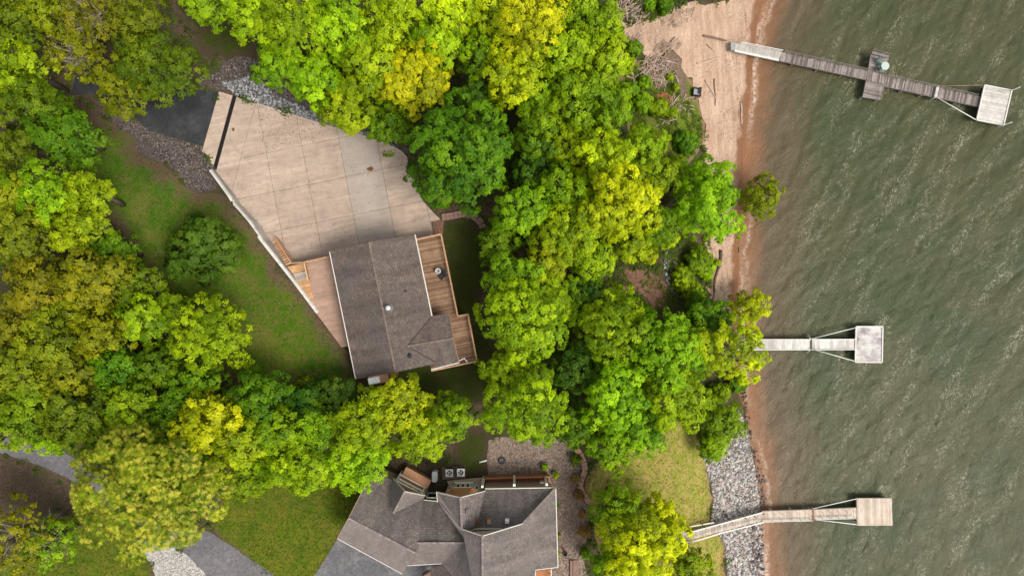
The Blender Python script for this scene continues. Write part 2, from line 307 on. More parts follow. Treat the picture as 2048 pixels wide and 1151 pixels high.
class MB:
    def __init__(self): self.v = []; self.f = []; self.t = []; self.uvs = []; self.g = []
    def add(self, vs, fs, tone=0.5, uvs=None, grey=0.0):
        o = len(self.v); self.v += [tuple(p) for p in vs]
        for i, f in enumerate(fs):
            self.f.append([o + k for k in f]); self.t.append(tone); self.g.append(grey)
            self.uvs.append(uvs[i] if uvs else None)
        return self
    def box(self, c, s, rz=0.0, tone=0.5):
        cx, cy, cz = c; hx, hy, hz = s[0]/2, s[1]/2, s[2]/2; ca, sa = math.cos(rz), math.sin(rz); vs = []
        for dz in (-hz, hz):
            for dx, dy in ((-hx, -hy), (hx, -hy), (hx, hy), (-hx, hy)): vs.append((cx + dx*ca - dy*sa, cy + dx*sa + dy*ca, cz + dz))
        return self.add(vs, [(3,2,1,0),(4,5,6,7),(0,1,5,4),(1,2,6,5),(2,3,7,6),(3,0,4,7)], tone)
    def beam(self, a, b, w, h, tone=0.5, up=(0, 0, 1)):
        a, b = Vector(a), Vector(b); d = (b - a); L = d.length
        if L < 1e-6: return self
        d.normalize(); s = d.cross(Vector(up))
        if s.length < 1e-4: s = d.cross(Vector((1, 0, 0)))
        s.normalize(); u = s.cross(d); vs = []
        for p in (a, b):
            for i, j in ((-1,-1),(1,-1),(1,1),(-1,1)): vs.append(p + s*(i*w/2) + u*(j*h/2))
        fs = [(3,2,1,0),(4,5,6,7),(0,1,5,4),(1,2,6,5),(2,3,7,6),(3,0,4,7)]
        uv = []
        for f in fs: uv.append([((vs[k]-a).dot(d), (vs[k]-a).dot(s) + (vs[k]-a).dot(u) + tone*7) for k in f])
        return self.add(vs, fs, tone, uv)
    def prism(self, poly, thick, tone=0.5, grey=0.0, direction=None):
        """poly: list of 3-D points (any winding); extruded down by thick. Planar uv in metres, v down the slope."""
        P = [Vector(p) for p in poly]
        n = Vector((0, 0, 0))
        for i in range(len(P)):
            a, b = P[i], P[(i+1) % len(P)]; n += a.cross(b)
        if n.z < 0: P.reverse(); n = -n
        n.normalize()
        dn = Vector((0, 0, -1)) - n * (-n.z)
        if direction is not None: al = Vector(direction).normalized(); dn = n.cross(al)
        else:
            if dn.length < 1e-3: dn = Vector((0, -1, 0))
            dn.normalize(); al = n.cross(dn)
        m = len(P); vs = P + [p - Vector((0, 0, thick)) for p in P]
        fs = [tuple(range(m)), tuple(range(2*m-1, m-1, -1))] + [(i, i + m, (i+1) % m + m, (i+1) % m) for i in range(m)]
        uv = [[(vs[k].dot(al), vs[k].dot(dn) + vs[k].z*0.0) for k in f] for f in fs]
        return self.add(vs, fs, tone, uv, grey)
    def tube(self, pts, radii, sides=7, tone=0.5, caps=True):
        P = [Vector(p) for p in pts]
        if isinstance(radii, (int, float)): radii = [radii] * len(P)
        vs = []; fs = []; uv = []
        for i, p in enumerate(P):
            d = (P[min(i+1, len(P)-1)] - P[max(i-1, 0)]).normalized()
            s = d.cross(Vector((0, 0, 1)))
            if s.length < 1e-3: s = Vector((1, 0, 0))
            s.normalize(); u = s.cross(d)
            for k in range(sides):
                a = 2*math.pi*k/sides; vs.append(p + (s*math.cos(a) + u*math.sin(a)) * radii[i])
        acc = [0.0]
        for i in range(1, len(P)): acc.append(acc[-1] + (P[i]-P[i-1]).length)
        for i in range(len(P)-1):
            for k in range(sides):
                k2 = (k+1) % sides; fs.append((i*sides+k, i*sides+k2, (i+1)*sides+k2, (i+1)*sides+k))
                uv.append([(acc[i], k*.1), (acc[i], k*.1+.1), (acc[i+1], k*.1+.1), (acc[i+1], k*.1)])
        if caps:
            fs.append(tuple(reversed(range(sides)))); uv.append([(0, 0)]*sides)
            fs.append(tuple(range((len(P)-1)*sides, len(P)*sides))); uv.append([(0, 0)]*sides)
        return self.add(vs, fs, tone, uv)
    def lathe(self, c, prof, sides=20, tone=0.5, caps=True):
        vs = []; fs = []
        for r, z in prof:
            for k in range(sides):
                a = 2*math.pi*k/sides; vs.append((c[0]+r*math.cos(a), c[1]+r*math.sin(a), c[2]+z))
        for i in range(len(prof)-1):
            for k in range(sides): k2 = (k+1) % sides; fs.append((i*sides+k, i*sides+k2, (i+1)*sides+k2, (i+1)*sides+k))
        if caps: fs.append(tuple(reversed(range(sides)))); fs.append(tuple(range((len(prof)-1)*sides, len(prof)*sides)))
        return self.add(vs, fs, tone)
    def build(self, name, mat, parent=None, smooth=False, loc=None):
        me = bpy.data.meshes.new(name)
        if parent is not None: base = BASE[parent.name]
        elif loc is not None: base = Vector(loc)
        else:
            xs = [p[0] for p in self.v]; ys = [p[1] for p in self.v]; zs = [p[2] for p in self.v]
            base = Vector(((min(xs)+max(xs))/2, (min(ys)+max(ys))/2, min(zs)))
        me.from_pydata([(p[0]-base.x, p[1]-base.y, p[2]-base.z) for p in self.v], [], self.f)
        a = me.attributes.new('tone', 'FLOAT', 'FACE'); a.data.foreach_set('value', np.array(self.t, dtype=np.float32))
        if any(self.g): a = me.attributes.new('grey', 'FLOAT', 'FACE'); a.data.foreach_set('value', np.array(self.g, dtype=np.float32))
        uvl = me.uv_layers.new(name='UVMap'); k = 0; arr = np.zeros(len(me.loops)*2, dtype=np.float32)
        for f, u in zip(self.f, self.uvs):
            for j in range(len(f)):
                if u is not None: arr[2*k] = u[j][0]; arr[2*k+1] = u[j][1]
                else: p = self.v[f[j]]; arr[2*k] = p[0]; arr[2*k+1] = p[1] + p[2]
                k += 1
        uvl.data.foreach_set('uv', arr)
        if smooth: me.polygons.foreach_set('use_smooth', [True]*len(me.polygons))
        me.materials.append(MAT[mat] if isinstance(mat, str) else mat)
        o = bpy.data.objects.new(name, me); COL.objects.link(o)
        if parent is not None: o.parent = parent; BASE[o.name] = base
        else: o.location = base; BASE[o.name] = base
        return o
def mesh_obj(name, verts, faces, mat, tone=None, attrs=None, parent=None, smooth=False, base=(0, 0, 0)):
    """numpy quads or triangles to one mesh object"""
    me = bpy.data.meshes.new(name); nv = len(verts); nf, fs = faces.shape
    b = BASE[parent.name] if parent is not None else Vector(base)
    vv = np.asarray(verts, dtype=np.float32) - np.array(b, dtype=np.float32)
    me.vertices.add(nv); me.vertices.foreach_set('co', vv.ravel())
    me.loops.add(nf*fs); me.loops.foreach_set('vertex_index', faces.astype(np.int32).ravel())
    me.polygons.add(nf); me.polygons.foreach_set('loop_start', np.arange(0, nf*fs, fs, dtype=np.int32))
    try: me.polygons.foreach_set('loop_total', np.full(nf, fs, dtype=np.int32))
    except Exception: pass
    if tone is not None: a = me.attributes.new('tone', 'FLOAT', 'FACE'); a.data.foreach_set('value', np.asarray(tone, dtype=np.float32))
    for nm, (dom, val) in (attrs or {}).items():
        if np.ndim(val) == 2: a = me.attributes.new(nm, 'FLOAT_VECTOR', dom); a.data.foreach_set('vector', np.asarray(val, dtype=np.float32).ravel())
        else: a = me.attributes.new(nm, 'FLOAT', dom); a.data.foreach_set('value', np.asarray(val, dtype=np.float32))
    if smooth: me.polygons.foreach_set('use_smooth', np.ones(nf, dtype=bool))
    me.materials.append(MAT[mat]); me.update(calc_edges=True); me.validate()
    o = bpy.data.objects.new(name, me); COL.objects.link(o)
    if parent is not None: o.parent = parent; BASE[o.name] = b
    else: o.location = b; BASE[o.name] = b
    return o

def clip(poly, p, n):
    """keep the side of 2-D polygon where (q-p).n >= 0"""
    out = []; m = len(poly)
    for i in range(m):
        a, b = poly[i], poly[(i+1) % m]
        da = (a[0]-p[0])*n[0] + (a[1]-p[1])*n[1]; db = (b[0]-p[0])*n[0] + (b[1]-p[1])*n[1]
        if da >= 0: out.append(a)
        if (da >= 0) != (db >= 0):
            t = da/(da-db); out.append((a[0]+(b[0]-a[0])*t, a[1]+(b[1]-a[1])*t))
    return out
def boards(poly2, z, direction, width, thick, gap=0.012, jig=0.0, zf=None):
    """fill a 2-D polygon with boards running along direction"""
    mb = MB(); d = Vector(direction).to_2d().normalized(); n = Vector((-d.y, d.x))
    s = [p[0]*n.x + p[1]*n.y for p in poly2]; k = min(s); hi = max(s)
    while k < hi:
        e = min(k + width, hi)
        q = clip(poly2, (n.x*(k+gap/2), n.y*(k+gap/2)), n); q = clip(q, (n.x*(e-gap/2), n.y*(e-gap/2)), -n)
        if len(q) >= 3:
            dz = random.uniform(-jig, jig)
            mb.prism([(x, y, (zf(x, y) if zf else z) + dz) for x, y in q], thick, tone=random.random(), direction=(d.x, d.y, 0))
        k += width
    return mb
def pip(poly, X, Y):
    px = np.array([p[0] for p in poly]); py = np.array([p[1] for p in poly]); ins = np.zeros(X.shape, bool); m = len(poly); j = m-1
    for i in range(m):
        c = ((py[i] > Y) != (py[j] > Y)) & (X < (px[j]-px[i])*(Y-py[i])/(py[j]-py[i]+1e-12) + px[i]); ins ^= c; j = i
    return ins
def seg_dist(poly, X, Y, closed=True):
    d = np.full(X.shape, 1e9); m = len(poly)
    for i in range(m if closed else m-1):
        ax, ay = poly[i][0], poly[i][1]; bx, by = poly[(i+1) % m][0], poly[(i+1) % m][1]
        vx, vy = bx-ax, by-ay; L = vx*vx+vy*vy+1e-12
        t = np.clip(((X-ax)*vx+(Y-ay)*vy)/L, 0, 1); d = np.minimum(d, np.hypot(X-ax-t*vx, Y-ay-t*vy))
    return d
from mathutils import noise as mnoise
# ------------------------------------------------------------------ terrain
SHORE_PX = [(1560,-420),(1545,-120),(1535,-40),(1527,0),(1512,60),(1508,110),(1503,170),(1495,240),(1488,320),(1484,420),(1480,500),(1475,590),(1476,650),(1480,720),(1488,790),(1494,850),(1506,900),(1517,960),(1522,1030),(1525,1100),(1527,1151),(1530,1260),(1540,1560)]
SHORE = [W(x, y, WATER).to_2d() for x, y in SHORE_PX]
APRON_N = [(438,183),(472,193),(514,208),(595,233),(675,258),(720,270),(755,282),(779,290),(802,303),(814,316),(822,345),(846,402),(866,424),(881,439)]
FLATLINE = [W(x, y).to_2d() for x, y in [(185,186),(300,262),(404,292),(431,342)]]
FLATLINE2 = [W(x, y).to_2d() for x, y in [(190,180),(330,185)] + APRON_N[:-4]]
WALL_PX = [(418,341,1.0),(456,393,1.5),(466,410,1.7),(496,444,2.2),(520,481,2.5),(551,520,2.65),(585,563,2.7),(633,627,2.7),(689,697,2.62)]
WALL_OUT = [W(*p) for p in WALL_PX]
def offset_line(pts, d):
    out = []
    for i in range(len(pts)):
        a, b = pts[max(i-1, 0)], pts[min(i+1, len(pts)-1)]; t = (b - a).to_2d().normalized(); out.append(Vector((pts[i].x - t.y*d, pts[i].y + t.x*d, pts[i].z)))
    return out
WALL_IN = offset_line(WALL_OUT, 0.33)
if (WALL_IN[4] - WALL_OUT[4]).x < 0: WALL_IN = offset_line(WALL_OUT, -0.33)
BENCH = [W(x, y).to_2d() for x, y in APRON_N] + [W(868,470).to_2d(), W(885,730,0).to_2d(), W(722,746,0).to_2d()] + [p.to_2d() for p in reversed(WALL_IN)] + [W(404,292).to_2d()]
BX = np.array([-600,-75,-55,-40,-27,-19,-16.5,-13.5,-9,0,10,16,30,600]); BZ = np.array([7,5,3.9,3.0,2.40,2.25,1.9,0.5,-0.7,-1.0,-1.8,-2.3,-2.7,-2.7])
SX = np.array([-600,-75,-40,-25,-15,-5,4,12,30,600]); SZ = np.array([5,3,1.8,0.5,0.0,-0.6,-0.9,-1.9,-2.7,-2.7])
def sstep(t): t = np.clip(t, 0, 1); return t*t*(3-2*t)
def shore_signed(X, Y):
    sx = np.interp(Y, [p.y for p in reversed(SHORE)], [p.x for p in reversed(SHORE)]); d = seg_dist(SHORE, X, Y, False)
    return np.where(X < sx, d, -d)
def GZ(X, Y):
    X = np.asarray(X, float); Y = np.asarray(Y, float)
    b = np.interp(X, BX, BZ); s = np.interp(X, SX, SZ); t = sstep((-12 - Y)/8); z = b*(1-t) + s*t
    d1 = seg_dist(FLATLINE, X, Y, False); d2 = seg_dist(FLATLINE2, X, Y, False); d = np.minimum(d1, d2)
    w = sstep(d/7.0); z = -0.06*(1-w) + z*w
    d = shore_signed(X, Y); beach = np.where(d > 0, WATER + 0.085*d + 0.022*d*d, WATER + np.maximum(d*0.14, -2.5))
    z = np.minimum(z, beach)
    z = np.where(d > 12, z + 0.10*np.sin(X*0.55+1.3)*np.cos(Y*0.47) * sstep((d-12)/6)*w, z)
    m = W(1330, 85, -4); z = z + np.where(d > 0, 0.45*np.exp(-(((X-m.x)*.8+(Y-m.y)*.6)/2.6)**2-(((Y-m.y)*.8-(X-m.x)*.6)/1.1)**2), 0)
    return z
def gz(x, y): return float(GZ(np.array([x]), np.array([y]))[0])
def G(px, py, dz=0.0):
    z = -0.5
    for _ in range(6): p = W(px, py, z + dz); z = gz(p.x, p.y)
    return W(px, py, z + dz)

REG = [   # name, pixel outline, jitter (m), material, label, category
 ('lawn', [(95,330),(150,250),(190,240),(215,225),(300,312),(380,382),(432,384),(452,400),(466,412),(496,446),(520,483),(551,522),(585,565),(633,629),(689,699),(712,735),(725,770),(680,850),(600,880),(500,800),(420,745),(330,640),(250,500),(200,420)], 0.25, 'lawn_grass', 'mown green lawn with brown thatch patches, sloping beside the retaining wall', 'lawn'),
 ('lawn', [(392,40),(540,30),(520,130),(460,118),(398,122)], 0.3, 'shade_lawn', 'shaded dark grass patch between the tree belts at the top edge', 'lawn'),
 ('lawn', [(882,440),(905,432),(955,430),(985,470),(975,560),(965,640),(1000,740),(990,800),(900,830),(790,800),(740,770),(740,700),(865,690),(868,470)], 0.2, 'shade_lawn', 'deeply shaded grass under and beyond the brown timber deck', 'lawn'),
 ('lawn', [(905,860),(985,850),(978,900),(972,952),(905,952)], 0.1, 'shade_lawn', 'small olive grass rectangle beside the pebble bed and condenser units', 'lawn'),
 ('lawn', [(455,985),(640,930),(760,960),(697,1040),(676,1076),(630,1151),(600,1230),(560,1200),(500,1118),(420,1062),(430,1020)], 0.08, 'front_lawn', 'bright green front lawn between the two asphalt drives', 'lawn'),
 ('lawn', [(195,985),(250,1040),(285,1095),(312,1151),(350,1240),(-60,1260),(-60,1140),(60,1110),(100,1045),(160,1005)], 0.2, 'front_lawn', 'green grass triangle below the cream-flowered tree at lower left', 'lawn'),
 ('lawn', [(1175,935),(1240,900),(1300,860),(1385,835),(1400,860),(1406,905),(1420,960),(1425,1000),(1418,1052),(1447,1080),(1453,1151),(1465,1260),(1330,1260),(1200,1100),(1170,1000)], 0.12, 'dry_lawn', 'straw-toned grass strip behind the pale stone shore bank', 'lawn'),
 ('grassy_bank', [(1235,65),(1262,88),(1268,118),(1290,128),(1330,118),(1345,100),(1366,110),(1368,148),(1382,165),(1400,200),(1406,260),(1408,300),(1390,330),(1300,330),(1240,240),(1235,150)], 0.25, 'bank_grass', 'weedy green bank behind the sand, strewn with grey driftwood', 'bank'),
 ('earth_patch', [(1332,118),(1346,104),(1366,108),(1372,140),(1370,165),(1388,192),(1362,195),(1348,168),(1322,150),(1290,165),(1272,140),(1290,126)], 0.2, 'bare_earth', 'bare brown earth patch behind the sand spit', 'ground'),
 ('beach', [(1195,26),(1230,38),(1290,55),(1320,30),(1345,22),(1362,8),(1475,0),(1500,-40),(1530,-300),(1900,-420),(1900,1560),(1560,1560),(1537,1151),(1533,1000),(1520,940),(1505,890),(1497,850),(1490,800),(1470,760),(1455,640),(1424,610),(1412,560),(1418,500),(1426,430),(1420,380),(1408,300),(1406,260),(1400,200),(1382,165),(1368,148),(1364,110),(1343,100),(1330,118),(1300,118),(1270,95),(1240,62)], 0.2, 'beach_sand', 'pinkish sand beach sliding under the lake, with drift lines', 'beach'),
 ('mulch_bed', [(1240,540),(1290,530),(1330,560),(1345,610),(1300,612),(1262,580)], 0.2, 'bark_mulch', 'reddish brown mulch patch between the trees near the shore', 'mulch'),
 ('mulch_bed', [(-60,905),(20,912),(80,932),(160,975),(185,1000),(120,1035),(60,1060),(-60,1050)], 0.2, 'dark_mulch', 'dark brown mulch slope below the curving road at lower left', 'mulch'),
 ('mulch_bed', [(866,470),(868,442),(886,442),(886,470)], 0.05, 'bark_mulch', 'small red mulch corner between the slab and the brown deck', 'mulch'),
 ('mulch_bed', [(770,935),(800,920),(905,930),(905,962),(985,962),(985,1010),(770,1010)], 0.05, 'dark_mulch', 'dark bare soil between the gabled bay and the condenser units', 'soil'),
 ('riverstone_bed', [(398,165),(470,118),(525,120),(600,190),(680,225),(760,255),(800,285),(822,310),(802,303),(779,290),(755,282),(720,270),(675,258),(595,233),(514,208),(438,183),(392,180)], 0.12, 'dirty_gravel', 'stony drainage bed along the upper edge of the concrete slab', 'stones'),
 ('gravel_strip', [(188,190),(245,215),(300,264),(404,294),(431,342),(418,341),(440,378),(380,384),(345,340),(290,300),(215,232)], 0.15, 'dirty_gravel', 'grey gravel strip running below the dark asphalt drive', 'gravel'),
 ('gravel_strip', [(270,1080),(330,1075),(352,1088),(385,1120),(415,1151),(470,1240),(350,1240),(312,1151),(288,1100)], 0.06, 'white_gravel', 'white gravel strip between grass and the lower asphalt drive', 'gravel'),
 ('pebble_bed', [(975,880),(1010,872),(1060,880),(1110,872),(1140,885),(1158,915),(1165,935),(1160,960),(1172,990),(1178,1030),(1172,1080),(1166,1112),(1176,1151),(1180,1240),(1060,1240),(1060,1010),(905,1010),(905,962),(975,955)], 0.05, 'pea_gravel', 'brown pebble garden bed wrapped around the lower house', 'gravel'),
 ('shore_bank', [(1404,905),(1412,870),(1440,840),(1480,815),(1488,850),(1497,880),(1508,920),(1520,970),(1524,1030),(1527,1100),(1529,1151),(1532,1260),(1468,1260),(1455,1151),(1449,1080),(1420,1052),(1427,1000),(1421,960)], 0.1, 'shore_gravel', 'sloping bed of the pale stone bank above the waterline', 'bank'),
 ('driveway', [(150,150),(260,140),(340,178),(392,180),(438,183),(404,292),(300,262),(245,213),(188,188),(140,190)], 0.0, 'new_asphalt', 'dark asphalt drive arriving at the concrete slab under the trees', 'driveway'),
 ('road', [(-200,840),(0,872),(60,884),(130,905),(200,950),(300,1020),(370,1060),(418,1062),(500,1116),(552,1151),(640,1230),(640,1300),(520,1300),(415,1151),(385,1120),(352,1088),(330,1072),(240,1035),(166,972),(80,930),(0,905),(-200,880)], 0.0, 'road_asphalt', 'curving grey asphalt drive passing beneath the cream-flowered tree', 'driveway'),
 ('forecourt', [(690,1050),(730,1060),(960,1100),(960,1300),(600,1300),(628,1151),(655,1110)], 0.0, 'grey_asphalt', 'grey asphalt forecourt in front of the angled garage roof', 'driveway'),
]
def densify(poly, step, closed=True):
    out = []; m = len(poly)
    for i in range(m if closed else m-1):
        a, b = poly[i], poly[(i+1) % m]; k = max(1, int((b-a).length/step))
        for j in range(k): out.append(a + (b-a)*(j/k))
    if not closed: out.append(poly[-1])
    return out
def smooth_poly(p, it=1):
    for _ in range(it):
        q = []
        for i in range(len(p)): a, b = p[i], p[(i+1) % len(p)]; q += [a*0.75+b*0.25, a*0.25+b*0.75]
        p = q
    return p
def build_terrain():
    pts = []; cons = []
    polys = []
    for name, px, jit, *_ in REG:
        w = [G(x, y).to_2d() for x, y in px]
        if jit > 0.07: w = smooth_poly(w, 1)
        w = densify(w, 0.7)
        if jit > 0: w = [p + Vector((random.gauss(0, jit), random.gauss(0, jit))) for p in w]
        if jit > 0.1: w = [p + (mnoise.noise_vector(Vector((p.x*.45, p.y*.45, 3.1)))*.75).to_2d() for p in w]
        polys.append([(p.x, p.y) for p in w])
        o = len(pts); pts += polys[-1]; cons += [(o+i, o+(i+1) % len(w)) for i in range(len(w))]
    n_reg = len(pts)
    for L in (WALL_IN, WALL_OUT):
        w = densify([p.to_2d() for p in L], 0.6, False); o = len(pts); pts += [(p.x, p.y) for p in w]; cons += [(o+i, o+i+1) for i in range(len(w)-1)]
        if L is WALL_IN: n_in = len(pts)
    n_out = len(pts)
    B = np.array(pts); gx, gy = np.meshgrid(np.arange(-70, 46, 0.95), np.arange(-44, 44, 0.95)); gp = np.stack([gx.ravel(), gy.ravel()], 1) + rng.uniform(-.25, .25, (gx.size, 2))
    keep = np.ones(len(gp), bool)
    for k in range(0, len(gp), 2000):
        c = gp[k:k+2000]; d = np.min(np.hypot(c[:, None, 0]-B[None, :, 0], c[:, None, 1]-B[None, :, 1]), axis=1); keep[k:k+2000] = d > 0.42
    gp = gp[keep]
    far = [(x, y) for x in (-500, -250, -120, 0, 120) for y in (-400, -200, -80, 80, 200, 400)] + [(-120, 0), (-250, 0), (-500, 0), (120, 0)]
    allp = [Vector(p) for p in pts] + [Vector((float(a), float(b))) for a, b in gp] + [Vector(map(float, p)) for p in far]
    v, e, f, ov, oe, of = mgeo.delaunay_2d_cdt(allp, cons, [], 0, 1e-5, True)
    V = np.array([(p.x, p.y) for p in v]); F = np.array([t for t in f if len(t) == 3])
    Z = GZ(V[:, 0], V[:, 1]); bench = pip([(p.x, p.y) for p in BENCH], V[:, 0], V[:, 1])
    win = [(p.x, p.y) for p in WALL_IN]; wout = [(p.x, p.y) for p in WALL_OUT]
    onin = seg_dist(win, V[:, 0], V[:, 1], False) < 0.02; onout = seg_dist(wout, V[:, 0], V[:, 1], False) < 0.02
    ap = [(q.x, q.y) for q in (W(441,176), W(476,188), W(440,345), W(425,342), W(400,306))]; bench |= pip(ap, V[:, 0], V[:, 1]) | (seg_dist(ap, V[:, 0], V[:, 1]) < .5)
    Z = np.where((bench | onin) & ~onout, -0.16, Z)
    cen = V[F].mean(1); reg = np.full(len(F), -1)
    for i, p in enumerate(polys): reg[pip(p, cen[:, 0], cen[:, 1])] = i
    for i in range(-1, len(REG)):
        sel = F[reg == i]
        if not len(sel): continue
        used, inv = np.unique(sel, return_inverse=True); vv = np.column_stack([V[used], Z[used]]); ff = inv.reshape(-1, 3)
        if i < 0: name, mat, label, cat, edge = 'ground', 'forest_litter', 'brown woodland floor of leaf litter under the trees', 'ground', np.ones(len(used))
        else:
            name, _, _, mat, label, cat = REG[i]; edge = seg_dist(polys[i], vv[:, 0], vv[:, 1])
        at = {'edge': ('POINT', edge)}
        if name == 'beach':
            d = shore_signed(vv[:, 0], vv[:, 1]); at['wet'] = ('POINT', np.clip(1 - d/1.6, 0, 1))
        if mat in ('shade_lawn',) and 'brown timber deck' in label: at['edge'] = ('POINT', np.minimum(edge, 3) * 0 + np.clip(edge, 0.1, 9))
        o = mesh_obj(name, vv, ff, mat, attrs=at, smooth=True); tag(o, label, cat, kind='structure')
    return polys
POLYS = build_terrain()

# lake: fine swell near the camera's field, plain sheet beyond
def build_lake():
    xs = np.concatenate([np.arange(20, 66, 0.16), [70, 80, 100, 150, 300, 500]]); ys = np.concatenate([[-500, -200, -90, -50], np.arange(-38, 38.01, 0.16), [50, 90, 200, 500]])
    X, Y = np.meshgrid(xs, ys); Zw = np.zeros_like(X); r = np.random.default_rng(11)
    amp = np.where((X < 66) & (np.abs(Y) < 38), 1.0, 0.0)
    for k in range(46):
        lam = 0.75 * (6.0 ** r.random()); th = math.radians(-30) + r.normal(0, 0.36); a = 0.0042*lam**0.75; kx, ky = math.cos(th)*2*math.pi/lam, math.sin(th)*2*math.pi/lam
        ph = kx*X + ky*Y + r.random()*6.28 + 0.8*np.sin(X*0.21*r.random()+Y*0.17+r.random()*6)
        s = np.sin(ph); Zw += a*(s + 0.28*np.cos(2*ph))
    crest = np.clip(Zw/0.12, 0, 1)
    bed = GZ(X.ravel(), Y.ravel()).reshape(X.shape); dep = np.clip(WATER - bed, 0, 3)
    calm = np.clip(dep/0.5, 0.10, 1.0); Zw *= amp*calm
    d = -shore_signed(X.ravel(), Y.ravel()).reshape(X.shape)
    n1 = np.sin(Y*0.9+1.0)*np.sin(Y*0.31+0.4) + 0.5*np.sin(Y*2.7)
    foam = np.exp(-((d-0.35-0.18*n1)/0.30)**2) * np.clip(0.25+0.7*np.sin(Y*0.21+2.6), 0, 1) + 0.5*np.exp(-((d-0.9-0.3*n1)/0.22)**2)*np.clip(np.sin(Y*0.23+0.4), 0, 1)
    nx, ny = len(xs), len(ys); idx = np.arange(nx*ny).reshape(ny, nx)
    F = np.stack([idx[:-1, :-1], idx[:-1, 1:], idx[1:, 1:], idx[1:, :-1]], -1).reshape(-1, 4)
    keep = d.ravel()[F].max(1) > -1.2; F = F[keep]; used, inv = np.unique(F, return_inverse=True)
    V = np.column_stack([X.ravel(), Y.ravel(), WATER + Zw.ravel()])[used]
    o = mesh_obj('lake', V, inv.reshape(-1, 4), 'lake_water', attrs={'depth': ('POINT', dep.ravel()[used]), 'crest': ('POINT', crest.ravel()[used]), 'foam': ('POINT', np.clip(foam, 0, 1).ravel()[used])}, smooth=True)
    tag(o, 'murky green lake with diagonal wind ripples and brown shallows', 'lake', kind='structure')
build_lake()
# ------------------------------------------------------------------ parking slab, drain, retaining wall
def p3(lst, z=None): return [W(p[0], p[1], p[2] if z is None else z) for p in lst]
def to_px(v): f = K*(H-v.z)/H; return (v.x/f + 1024, 575.5 - v.y/f)
def build_slab():
    root = thing('parking_slab', W(640, 350, 0), 'large pale concrete parking slab cut into panels beside the house', 'slab'); root['kind'] = 'structure'
    win = [(p.x/K+1024, 575.5-p.y/K) for p in WALL_IN]
    out = [(473,194)] + APRON_N[2:] + [(862,443),(867,470),(850,560),(640,640)] + list(reversed(win[:7])) + [(433,340)]
    def line(a, b): d = Vector((b[0]-a[0], b[1]-a[1])).normalized(); return a, (-d.y, d.x)   # normal points to larger x for downward lines? checked below
    cols = [((511,208),(463,384)), ((514,208),(562,459)), ((593,235),(645,511)), ((673,258),(718,487)), ((754,283),(790,472)), ((845,372),(866,468))]
    rows = [((445,324),(800,251)), ((463,401),(808,330)), ((520,468),(825,406))]
    def cut(polys, a, b, g=0.30):
        dx, dy = b[0]-a[0], b[1]-a[1]; L = math.hypot(dx, dy); n = (-dy/L, dx/L); res = []
        for q in polys:
            for s in (1, -1):
                c = clip(q, (a[0]+n[0]*s*g, a[1]+n[1]*s*g), (n[0]*s, n[1]*s))
                if len(c) >= 3: res.append(c)
        return res
    polys = [out]
    for a, b in cols: polys = cut(polys, a, b)
    final = []
    for q in polys:
        cx = sum(p[0] for p in q)/len(q)
        col0 = all(p[0] < 511 + (p[1]-208)*(-48/176) + 3 for p in q)
        final += [q] if col0 else [x for x in [q]]
    polys = final
    for a, b in rows:
        nxt = []
        for q in polys:
            col0 = sum(1 for p in q if p[0] < 511 + (p[1]-208)*(-48/176) + 3) == len(q)
            nxt += [q] if col0 else cut([q], a, b)
        polys = nxt
    mb = MB()
    for q in polys:
        cx = sum(p[0] for p in q)/len(q); cy = sum(p[1] for p in q)/len(q)
        gcol = 673 + (cy-258)*0.197 < cx < 754 + (cy-283)*0.19
        mb.prism([W(x, y, 0) for x, y in q], 0.75, tone=random.uniform(0.25, 0.75), grey=1.0 if gcol else 0.0)
    for q in [[(438,183),(465,191),(427,331),(421,325),(420,315),(404,303)]]: mb.prism([W(x, y, 0) for x, y in q], 0.5, tone=0.75)
    mb.build('slab_panel', 'slab_concrete', root)
    kb = MB(); e = [W(x, y, 0.0) for x, y in APRON_N[2:10]]
    for a, b in zip(e[:-1], e[1:]): kb.beam(a + Vector((0, 0, 0.0)), b + Vector((0, 0, 0.0)), 0.16, 0.16, tone=0.9)
    kb.build('kerb', 'slab_concrete', root)
    d = MB(); a0, a1, b0, b1 = W(465.4,191.2,-0.05), W(472.6,193.8,-0.05), W(427.4,331.4,-0.05), W(433.4,339,-0.05)
    d.prism([a0, a1, b1, b0], 0.2)
    for k in range(60):
        t = (k+.5)/60; d.beam(a0.lerp(b0, t)+Vector((0, 0, .035)), a1.lerp(b1, t)+Vector((0, 0, .035)), 0.035, 0.03)
    tag(d.build('trench_drain', 'drain_grate'), 'long black trench drain crossing the concrete near its asphalt end', 'drain')
build_slab()
def build_wall():
    root = thing('retaining_wall', WALL_OUT[0].to_2d().to_3d(), 'pale concrete retaining wall between the lawn and the parking slab', 'wall')
    top = [Vector((p.x, p.y, WALL_PX[i][2])) for i, p in enumerate(WALL_OUT)]; w = MB(); c = MB()
    for i in range(len(top)-2):
        o0, o1, i0, i1 = WALL_OUT[i], WALL_OUT[i+1], WALL_IN[i], WALL_IN[i+1]; z0, z1 = top[i].z, top[i+1].z
        def V(p, z): return Vector((p.x, p.y, z))
        vs = [V(o0, -0.8), V(o1, -0.8), V(i1, -0.8), V(i0, -0.8), V(o0, z0-.1), V(o1, z1-.1), V(i1, z1-.1), V(i0, z0-.1)]
        fs = [(3,2,1,0),(4,5,6,7),(0,1,5,4),(1,2,6,5),(2,3,7,6),(3,0,4,7)]; w.add(vs, fs, random.random(), [[(vs[k].x+vs[k].y, vs[k].z) for k in f] for f in fs])
        j = 0.02; c.prism([V(o0.lerp(i0, -.05), z0), V(o1.lerp(i1, -.05), z1), V(o1.lerp(i1, .74), z1), V(o0.lerp(i0, .74), z0)], 0.1, tone=random.uniform(.2, .8))
    w.build('wall_face', 'wall_concrete', root); c.build('coping', 'cap_concrete', root)
